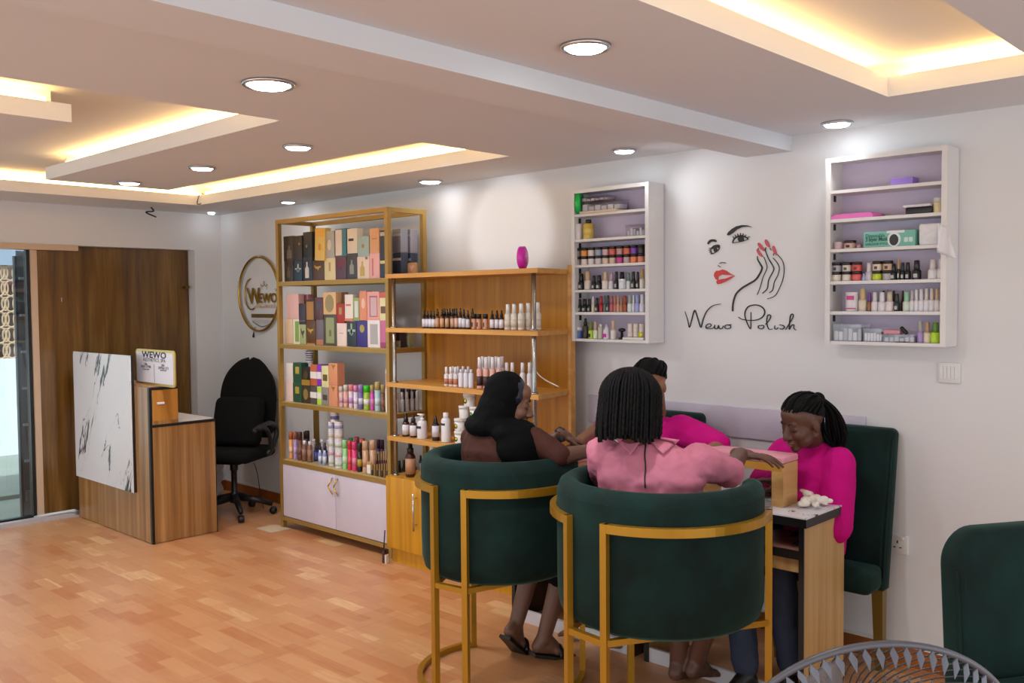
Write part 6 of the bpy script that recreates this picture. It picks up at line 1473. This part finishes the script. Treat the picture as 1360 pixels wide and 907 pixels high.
for p, r in (((0, -.026, .030), (.093, .092, .096)), ((0, -.036, -.03), (.097, .090, .09)), ((0, -.045, -.08), (.100, .092, .06)), ((0, -.004, -.108), (.080, .084, .040))): q.ball(p, r, 18, T)
q.ball((0, 0, 0), (.130, .112, .058), 18, Matrix.Translation(Lp(-.01, -.035, 1.085)) @ F)
q.ball((0, 0, 0), (.088, .115, .05), 18, Matrix.Translation(Lp(.09, -.03, 1.065)) @ F); q.ball((0, 0, 0), (.092, .125, .09), 18, Matrix.Translation(Lp(.125, -.03, 1.0)) @ F); q.ball((0, 0, 0), (.09, .125, .13), 18, Matrix.Translation(Lp(.135, -.03, .88)) @ F); q.ball((0, 0, 0), (.085, .115, .10), 18, Matrix.Translation(Lp(.13, -.03, .76)) @ F)
cloth(q, 'headscarf', blackcloth, A, .014, .07, 7)
q = MB(); q.ball((0, -.015, .034), (.0815, .086, .086), 20, T)
q.build('headband', flat((24, 30, 42), .25, bump=.5, bscale=24), A, remesh=.005, smooth=2)
wd_ = MB(); dW = (wrL-elL).normalized(); Mw = Matrix.Translation(wrL-dW*.015) @ V3(0, 0, 1).rotation_difference(dW).to_matrix().to_4x4()
wt = thing('wrist_watch', tuple(wrL), 'dark blue grey wrist watch on the arm of the person in the headscarf', 'watch')
MB().lathe((0, 0, 0), [(.028, -.011), (.031, -.011), (.031, .011), (.028, .011), (.028, -.011)], 22, Mw).build('strap', flat((58, 68, 88), .5), wt)
pw_ = wrL-dW*.015; tc = (CAMP-pw_).normalized(); tc = (tc-dW*tc.dot(dW)).normalized(); ndir = (tc*.6+V3(0, 0, 1)).normalized()
Mc = Matrix.Translation(pw_+ndir*.031) @ V3(0, 0, 1).rotation_difference(ndir).to_matrix().to_4x4()
MB().box(-.016, .016, -.019, .019, -.004, .006, Mc, bev=.003).build('case', flat((30, 34, 46), .3), wt)
for a_, f_, lab, pc in ((aR, V3(.35, .9, 0), 'black flat sandal on the foot nearer the table, headscarf woman', .25), (aL, V3(-.1, .9, 0), 'black slipper on the tipped rear foot of the headscarf woman', .75)):
    f_ = f_.normalized(); s_ = V3(f_.y, -f_.x, 0); u = V3(0, 0, 1); ff = f_*math.cos(pc)-u*math.sin(pc); uu = u*math.cos(pc)+f_*math.sin(pc)
    M = Matrix(((s_.x, ff.x, uu.x, a_.x), (s_.y, ff.y, uu.y, a_.y), (s_.z, ff.z, uu.z, a_.z), (0, 0, 0, 1)))
    sd_ = thing('sandal', tuple(a_), lab, 'sandal')
    MB().prism([(x, y) for x, y in ((-.03, -.04), (.03, -.04), (.034, .03), (.045, .10), (.03, .165), (0, .18), (-.03, .165), (-.045, .10), (-.034, .03))], -.088, -.074, M).build('sole', blk, sd_)
    MB().tube([M @ V3(.046*math.cos(R(t_)), .085, -.075+.048*math.sin(R(t_))) for t_ in range(0, 181, 15)], .012, 6, flat=.5).build('strap', blk, sd_)
# ------------------------------------------------ B: woman in pink blouse, seen from behind
sB = skin((94, 60, 46)); pink = flat((198, 118, 140), .7, spec=.25, bump=.2, bscale=10)
B = thing('person', (-1.94, 2.76, 0), 'person with black braided bob and pink blouse seated with back turned', 'person')
c = V3(-1.94, 2.765, 0); rt = V3(.93, .37, 0).normalized(); fw = V3(-rt.y, rt.x, 0); F = frame(fw)
Lp = lambda x, y, z, c=c: c+rt*x+fw*y+V3(0, 0, z)
hB = atd(838, 541, 3.34); T = Matrix.Translation(hB) @ frame(fw, R(12))
b = MB(); T = head_mb(b, hB, frame(fw, R(12)))
b.cap(T @ V3(0, -.02, -.06), Lp(-.02, -.02, 1.08), .052, .058)
torso(b, [(Lp(0, .02, .70), F, (.17, .12, .09)), (Lp(0, .0, .84), F, (.14, .10, .09)), (Lp(0, -.01, .97), F, (.165, .10, .08)), (Lp(0, -.01, 1.03), F, (.15, .075, .045))])
shR, shL = Lp(.175, 0, 1.03), Lp(-.175, 0, 1.035)
elR = atd(968, 628, 3.42); wrR = at(984, 603, 2, .992)
elL = Lp(-.22, .22, .88); wrL = Lp(-.14, .44, .84)
b.chain([shR, elR, wrR], [.055, .044, .028]); b.chain([shL, elL, wrL], [.052, .042, .026])
hand_mb(b, wrR, at(1024, 607, 2, .985)-wrR, (0, 0, 1), -1, 16, 1.0); hand_mb(b, wrL, (.1, 1, -.1), (0, 0, 1), 1, 20)
kR, kL = V3(-1.88, 3.22, .60), V3(-2.08, 3.22, .60)
aR, aL = V3(-2.06, 3.255, .12), V3(-2.13, 3.225, .10)
for h, k, a in ((Lp(.09, .04, .68), kR, aR), (Lp(-.09, .04, .68), kL, aL)): b.chain([h, k, a], [.09, .06, .036])
foot_mb(b, aR, (.1, 1), .2); foot_mb(b, aL, (-.2, 1), .25)
bB = body_obj(b, sB, B)
face_parts(T, bB, flat((120, 62, 56), .4))
t = MB()
torso(t, [(Lp(0, .0, .70), F, (.20, .15, .10)), (Lp(0, -.01, .84), F, (.185, .135, .10)), (Lp(0, -.02, .96), F, (.198, .125, .085)), (Lp(-.005, -.02, 1.03), F, (.172, .10, .055)), (Lp(-.02, -.02, 1.07), F, (.10, .08, .04))])
t.chain([shR, shR.lerp(elR, .5), elR+(elR-shR)*.02], [.066, .064, .056]); t.cap(elR, elR.lerp(wrR, .12), .055, .050)
t.chain([shL, shL.lerp(elL, .6), elL], [.072, .070, .062])
tB = cloth(t, 'blouse', pink, B, .022, .06)
q = MB(); skirt(q, (Lp(.09, .02, .68), Lp(-.09, .02, .68)), (kR, kL), .12, .09); q.cap(kR, kL, .09, .09)
cloth(q, 'skirt', flat((60, 44, 50), .8), B)
solid(patch([tB], ((818, 583), (853, 578), (852, 588), (839, 606)), .004, 8, 8, .012).build('collar', pink, B), .005)
solid(patch([tB], ((861, 578), (903, 584), (880, 606), (866, 590)), .004, 8, 8, .012).build('collar', pink, B), .005)
zp = [project([tB], 857+.6*math.sin(k), 580+k*5.2, .0015) for k in range(14)]
zp = [p for p in zp if p is not None]
if len(zp) > 2: MB().tube(zp, .0028, 6).build('zip', flat((30, 20, 24), .4), B)
sm_ = [project([tB], x, y, .0005) for x, y in ((921, 583), (927, 596), (931, 610), (934, 622))]
if all(p is not None for p in sm_): MB().tube(sm_, .0016, 5).build('seam', flat((150, 84, 106), .6), B)
# braids
hairm = flat((5, 4, 4), .7, spec=.18, bump=.3, bscale=120)
q = MB(); q.ball((0, -.014, .034), (.082, .098, .090), 20, T); random.seed(5)
for k in range(120):
    ph = R(-128+256*(k+.5)/120+random.uniform(-1.5, 1.5)); lay = k % 3
    ph -= PI/2
    pts = []; rx, ry, rz = .090+.009*lay, .102+.009*lay, .092+.006*lay
    for i in range(7):
        th = R(8+14.5*i); pts.append(V3(rx*math.sin(th)*math.cos(ph), -.016+ry*math.sin(th)*math.sin(ph), .034+rz*math.cos(th)))
    L_ = (.134 if math.sin(ph) < -.3 else .118)+random.uniform(-.012, .016)
    e = pts[-1]; fl = 1.06+random.uniform(-.05, .07)
    for i in range(1, 6): pts.append(V3(e.x*(1+(fl-1)*i/5)*(1-.06*(i/5)**2), e.y*(1+(fl-1)*i/5)*(1-.08*(i/5)**2), e.z-L_*i/5-.005*lay))
    pts = spline(pts, 3)
    rr = [.0058*(1+.22*math.sin(i*2.4+k)) for i in range(len(pts))]
    q.tube([T @ p for p in pts], .006, 6, rr=rr)
q.build('hair', hairm, B)
# ------------------------------------------------ C: woman in magenta behind the pink blouse
sC = skin((136, 90, 64)); mag = flat((196, 4, 122), .8, spec=.2, bump=.2, bscale=12)
C_ = thing('person', (-2.60, 3.68, 0), 'person in magenta top with pulled back cornrows, half hidden behind the braided bob', 'person')
c = V3(-2.60, 3.71, 0); rt = V3(-.99, .08, 0).normalized(); fw = V3(-rt.y, rt.x, 0); F = frame(fw)
Lp = lambda x, y, z, c=c: c+rt*x+fw*y+V3(0, 0, z)
hC = atd(862, 511, 4.33); b = MB(); T = head_mb(b, hC, frame((.02, -1), R(20)))
b.cap(T @ V3(0, -.02, -.06), Lp(-.02, .0, 1.06), .050, .055)
torso(b, [(Lp(0, 0, .60), F, (.16, .11, .09)), (Lp(0, 0, .76), F, (.13, .09, .09)), (Lp(0, 0, .93), F, (.155, .09, .08)), (Lp(0, 0, 1.0), F, (.14, .07, .045))])
shR, shL = Lp(.175, 0, .99), Lp(-.175, 0, 1.0)
elR = atd(795, 552, 4.40); wrR = atd(766, 590, 4.27)
elR = Lp(.26, .10, .96)
elL = atd(955, 592, 4.12); wrL = atd(925, 622, 3.92)
b.chain([shR, elR, wrR], [.048, .040, .027]); b.chain([shL, elL, wrL], [.050, .040, .026])
hand_mb(b, wrR, atd(752, 598, 4.22)-wrR, (0, 0, 1), -1, 24); hand_mb(b, wrL, (-.6, -.6, .0), (0, 0, 1), 1, 24)
kR, kL = V3(-2.78, 3.36, .50), V3(-2.56, 3.36, .50); aR, aL = V3(-2.80, 3.44, .09), V3(-2.55, 3.46, .09)
for h, k, a in ((Lp(.09, .03, .57), kR, aR), (Lp(-.09, .03, .57), kL, aL)): b.chain([h, k, a], [.085, .058, .036])
foot_mb(b, aR, (0, -1)); foot_mb(b, aL, (0, -1))
bC = body_obj(b, sC, C_); face_parts(T, bC, flat((140, 70, 66), .4))
t = MB(); torso(t, [(Lp(0, 0, .62), F, (.185, .13, .10)), (Lp(0, 0, .78), F, (.17, .12, .10)), (Lp(0, 0, .92), F, (.185, .115, .085)), (Lp(0, 0, 1.0), F, (.165, .09, .05))])
t.chain([shR, shR.lerp(elR, .75)], [.066, .06]); t.chain([shL, shL.lerp(elL, .5), shL.lerp(elL, .96)], [.070, .068, .060])
cloth(t, 'top', mag, C_, .014, .07)
jeans = flat((34, 42, 62), .8, bump=.2, bscale=30)
q = MB(); q.chain([Lp(.09, .03, .57), kR, kR.lerp(aR, .9)], [.10, .075, .055]); q.chain([Lp(-.09, .03, .57), kL, kL.lerp(aL, .9)], [.10, .075, .055]); q.cap(Lp(.09, 0, .57), Lp(-.09, 0, .57), .11, .11)
cloth(q, 'trousers', flat((30, 30, 36), .8), C_)
def cornrows(T, parent, n, r=(.0765, .0945, .0885), cy=-.014, cz=.031, front=.05, tgt=V3(0, -.10, .07), capm=hairm):
    q = MB()
    # cap: only the hair covered part of the skull
    vs, fs = [], []; N1, N2 = 20, 14
    for i in range(N1+1):
        for j in range(N2+1):
            a = 2*PI*i/N1; fr = math.sin(a)      # fr = 1 towards the face
            thm = R(62) if fr > .5 else R(62+(.5-fr)/1.5*62)
            th = thm*j/N2
            vs.append(T @ V3(r[0]*math.sin(th)*math.cos(a), cy+r[1]*math.sin(th)*math.sin(a), cz+r[2]*math.cos(th)))
    for i in range(N1):
        for j in range(N2): fs.append((i*(N2+1)+j, (i+1)*(N2+1)+j, (i+1)*(N2+1)+j+1, i*(N2+1)+j+1))
    q.add(vs, fs, True)
    for k in range(n):
        a = R(-10+200*(k+.5)/n); fr = math.sin(a)
        thm = R(62) if fr > .5 else R(62+(.5-fr)/1.5*62)
        p0 = V3(math.sin(thm)*math.cos(a), math.sin(thm)*fr, math.cos(thm))
        e = V3(tgt.x/r[0], (tgt.y-cy)/r[1], (tgt.z-cz)/r[2]).normalized(); pts = []
        for i in range(12):
            t = i/11; w = p0.lerp(e, t); w.x += .16*math.sin(PI*t)*math.sin(k*2.1)*.6; w.normalize()
            pts.append(T @ V3(w.x*r[0]*1.02, cy+w.y*r[1]*1.02, cz+w.z*r[2]*1.02))
        pts = spline(pts, 3); q.tube(pts, .006, 6, rr=[.0062*(1+.15*math.sin(i*2.2)) for i in range(len(pts))])
    return q
q = cornrows(T, C_, 16, tgt=V3(0, -.10, .06)); q.ball((0, -.115, .04), (.035, .03, .035), 12, T)
q.build('hair', hairm, C_)
# ------------------------------------------------ D: girl in magenta at the right
sD = skin((88, 54, 38))
D_ = thing('person', (-1.78, 3.68, 0), 'girl in magenta sweatshirt and jeans with cornrows and ponytail, looking down at the right table', 'person')
c = V3(-1.815, 3.775, 0); rt = V3(-.96, .28, 0).normalized(); fw = V3(-rt.y, rt.x, 0); F = frame(fw)
Lp = lambda x, y, z, c=c: c+rt*x+fw*y+V3(0, 0, z)
hD = at(1066, 560, 1, 3.65); b = MB(); T = head_mb(b, hD, frame((-.42, -.91), R(20), R(-4)))
b.cap(T @ V3(0, -.02, -.06), Lp(.0, .0, .98), .046, .052)
torso(b, [(Lp(0, 0, .58), F, (.15, .11, .09)), (Lp(0, 0, .72), F, (.12, .09, .09)), (Lp(0, 0, .87), F, (.14, .09, .08)), (Lp(0, 0, .93), F, (.13, .07, .045))])
shR, shL = Lp(.15, .0, .925), Lp(-.145, .0, .915)
elR, wrR = Lp(.17, .12, .80), Lp(.06, .20, .815); elL, wrL = Lp(-.175, .05, .66), Lp(-.02, .17, .80)
wrR = at(1035, 640, 1, 3.60); wrL = at(1048, 650, 1, 3.62)
b.chain([shR, elR, wrR], [.046, .038, .024]); b.chain([shL, elL, wrL], [.046, .038, .024])
hand_mb(b, wrR, (-.5, -.6, .1), (0, 0, 1), -1, 20, .92); hand_mb(b, wrL, (-.75, -.3, .0), (0, 0, 1), 1, 24, .92)
kL = V3(-1.80, 3.46, .54); aL = at(1052, 868, 1, 3.46); aL.z = .09
kR = V3(-1.98, 3.42, .54); aR = at(992, 880, 1, 3.30); aR.z = .10
for h, k, a in ((Lp(.08, .03, .57), kR, aR), (Lp(-.06, .03, .57), kL, aL)): b.chain([h, k, a], [.07, .05, .034])
bD = body_obj(b, sD, D_); face_parts(T, bD, flat((126, 68, 60), .4))
t = MB(); torso(t, [(Lp(0, 0, .53), F, (.165, .12, .06)), (Lp(.01, 0, .58), F, (.175, .13, .085)), (Lp(.01, 0, .63), F, (.172, .135, .085)), (Lp(0, 0, .72), F, (.168, .125, .10)), (Lp(0, 0, .86), F, (.17, .115, .085)), (Lp(0, 0, .925), F, (.155, .09, .05)), (Lp(0, 0, .965), F, (.085, .075, .03))])
t.chain([shR, elR, elR.lerp(wrR, .8)], [.066, .058, .045]); t.chain([shL, shL.lerp(elL, .5), elL, elL.lerp(wrL, .75)], [.072, .074, .070, .045])
tD = cloth(t, 'sweatshirt', mag, D_, .014, .07)
q = MB(); q.chain([Lp(.08, .03, .57), kR, kR.lerp(aR, .92)], [.085, .065, .056]); q.chain([Lp(-.06, .03, .57), kL, kL.lerp(aL, .92)], [.085, .065, .054]); q.cap(Lp(.07, 0, .57), Lp(-.05, 0, .57), .09, .09)
cloth(q, 'jeans', jeans, D_)
for a_, f_, lab in ((aR, V3(-.3, -1, 0), 'black shoe on the forward foot of the girl in jeans'), (aL, V3(-.1, -1, 0), 'black shoe on the rear foot of the girl in jeans')):
    m2 = MB(); foot_mb(m2, a_, f_, 0, 1.12)
    tag(m2.build('shoe', blk, remesh=.007, smooth=3), lab, 'shoe')
q = cornrows(T, D_, 18, tgt=V3(0, -.095, .065)); q.ball((0, -.105, .060), (.03, .026, .03), 12, T); q.build('hair', hairm, D_)
q = MB(); random.seed(9); root = T @ V3(0, -.11, .065)
tip = at(1112, 594, 1, 3.82)
for k in range(60):
    a = 2*PI*k/60; o1 = V3(math.cos(a), math.sin(a), 0)*(.006+.022*(k % 3)/2); e = tip+V3(random.uniform(-.03, .03), random.uniform(-.02, .02), random.uniform(-.03, .03))
    mid = root.lerp(e, .35)+V3(.016, .014, .012); mid2 = root.lerp(e, .7)+V3(.010, .01, .004)
    q.tube(spline([root+o1*.5, mid+o1, mid2+o1*1.3, e], 5), .0045, 5)
q.build('ponytail', hairm, D_)
# ------------------------------------------------------------------ light
wd = bpy.data.worlds.new('world'); SC.world = wd; wd.use_nodes = True
bg = wd.node_tree.nodes['Background']; bg.inputs[0].default_value = (.90, .965, 1, 1); bg.inputs[1].default_value = 2.0
sn = bpy.data.lights.new('sun', 'SUN'); sn.energy = 5; sn.angle = .01; so = bpy.data.objects.new('sun', sn); COL.objects.link(so)
so.rotation_euler = Vector((0, 0, -1)).rotation_difference(Vector((-.66, .12, -.75))).to_euler(); so.location = (3, 0, 6)
SC.view_settings.view_transform = 'Standard'; SC.view_settings.look = 'None'
SC.view_settings.exposure = -.07; SC.view_settings.gamma = 1; SC.view_settings.use_curve_mapping = False
SC.cycles.use_denoising = True
SC.cycles.max_bounces = 8; SC.cycles.diffuse_bounces = 4; SC.cycles.glossy_bounces = 3; SC.cycles.transparent_max_bounces = 12
SC.cycles.caustics_reflective = False; SC.cycles.caustics_refractive = False
SC.cycles.sample_clamp_indirect = 4
for o in bpy.data.objects:
    if '_w' in o: del o['_w']
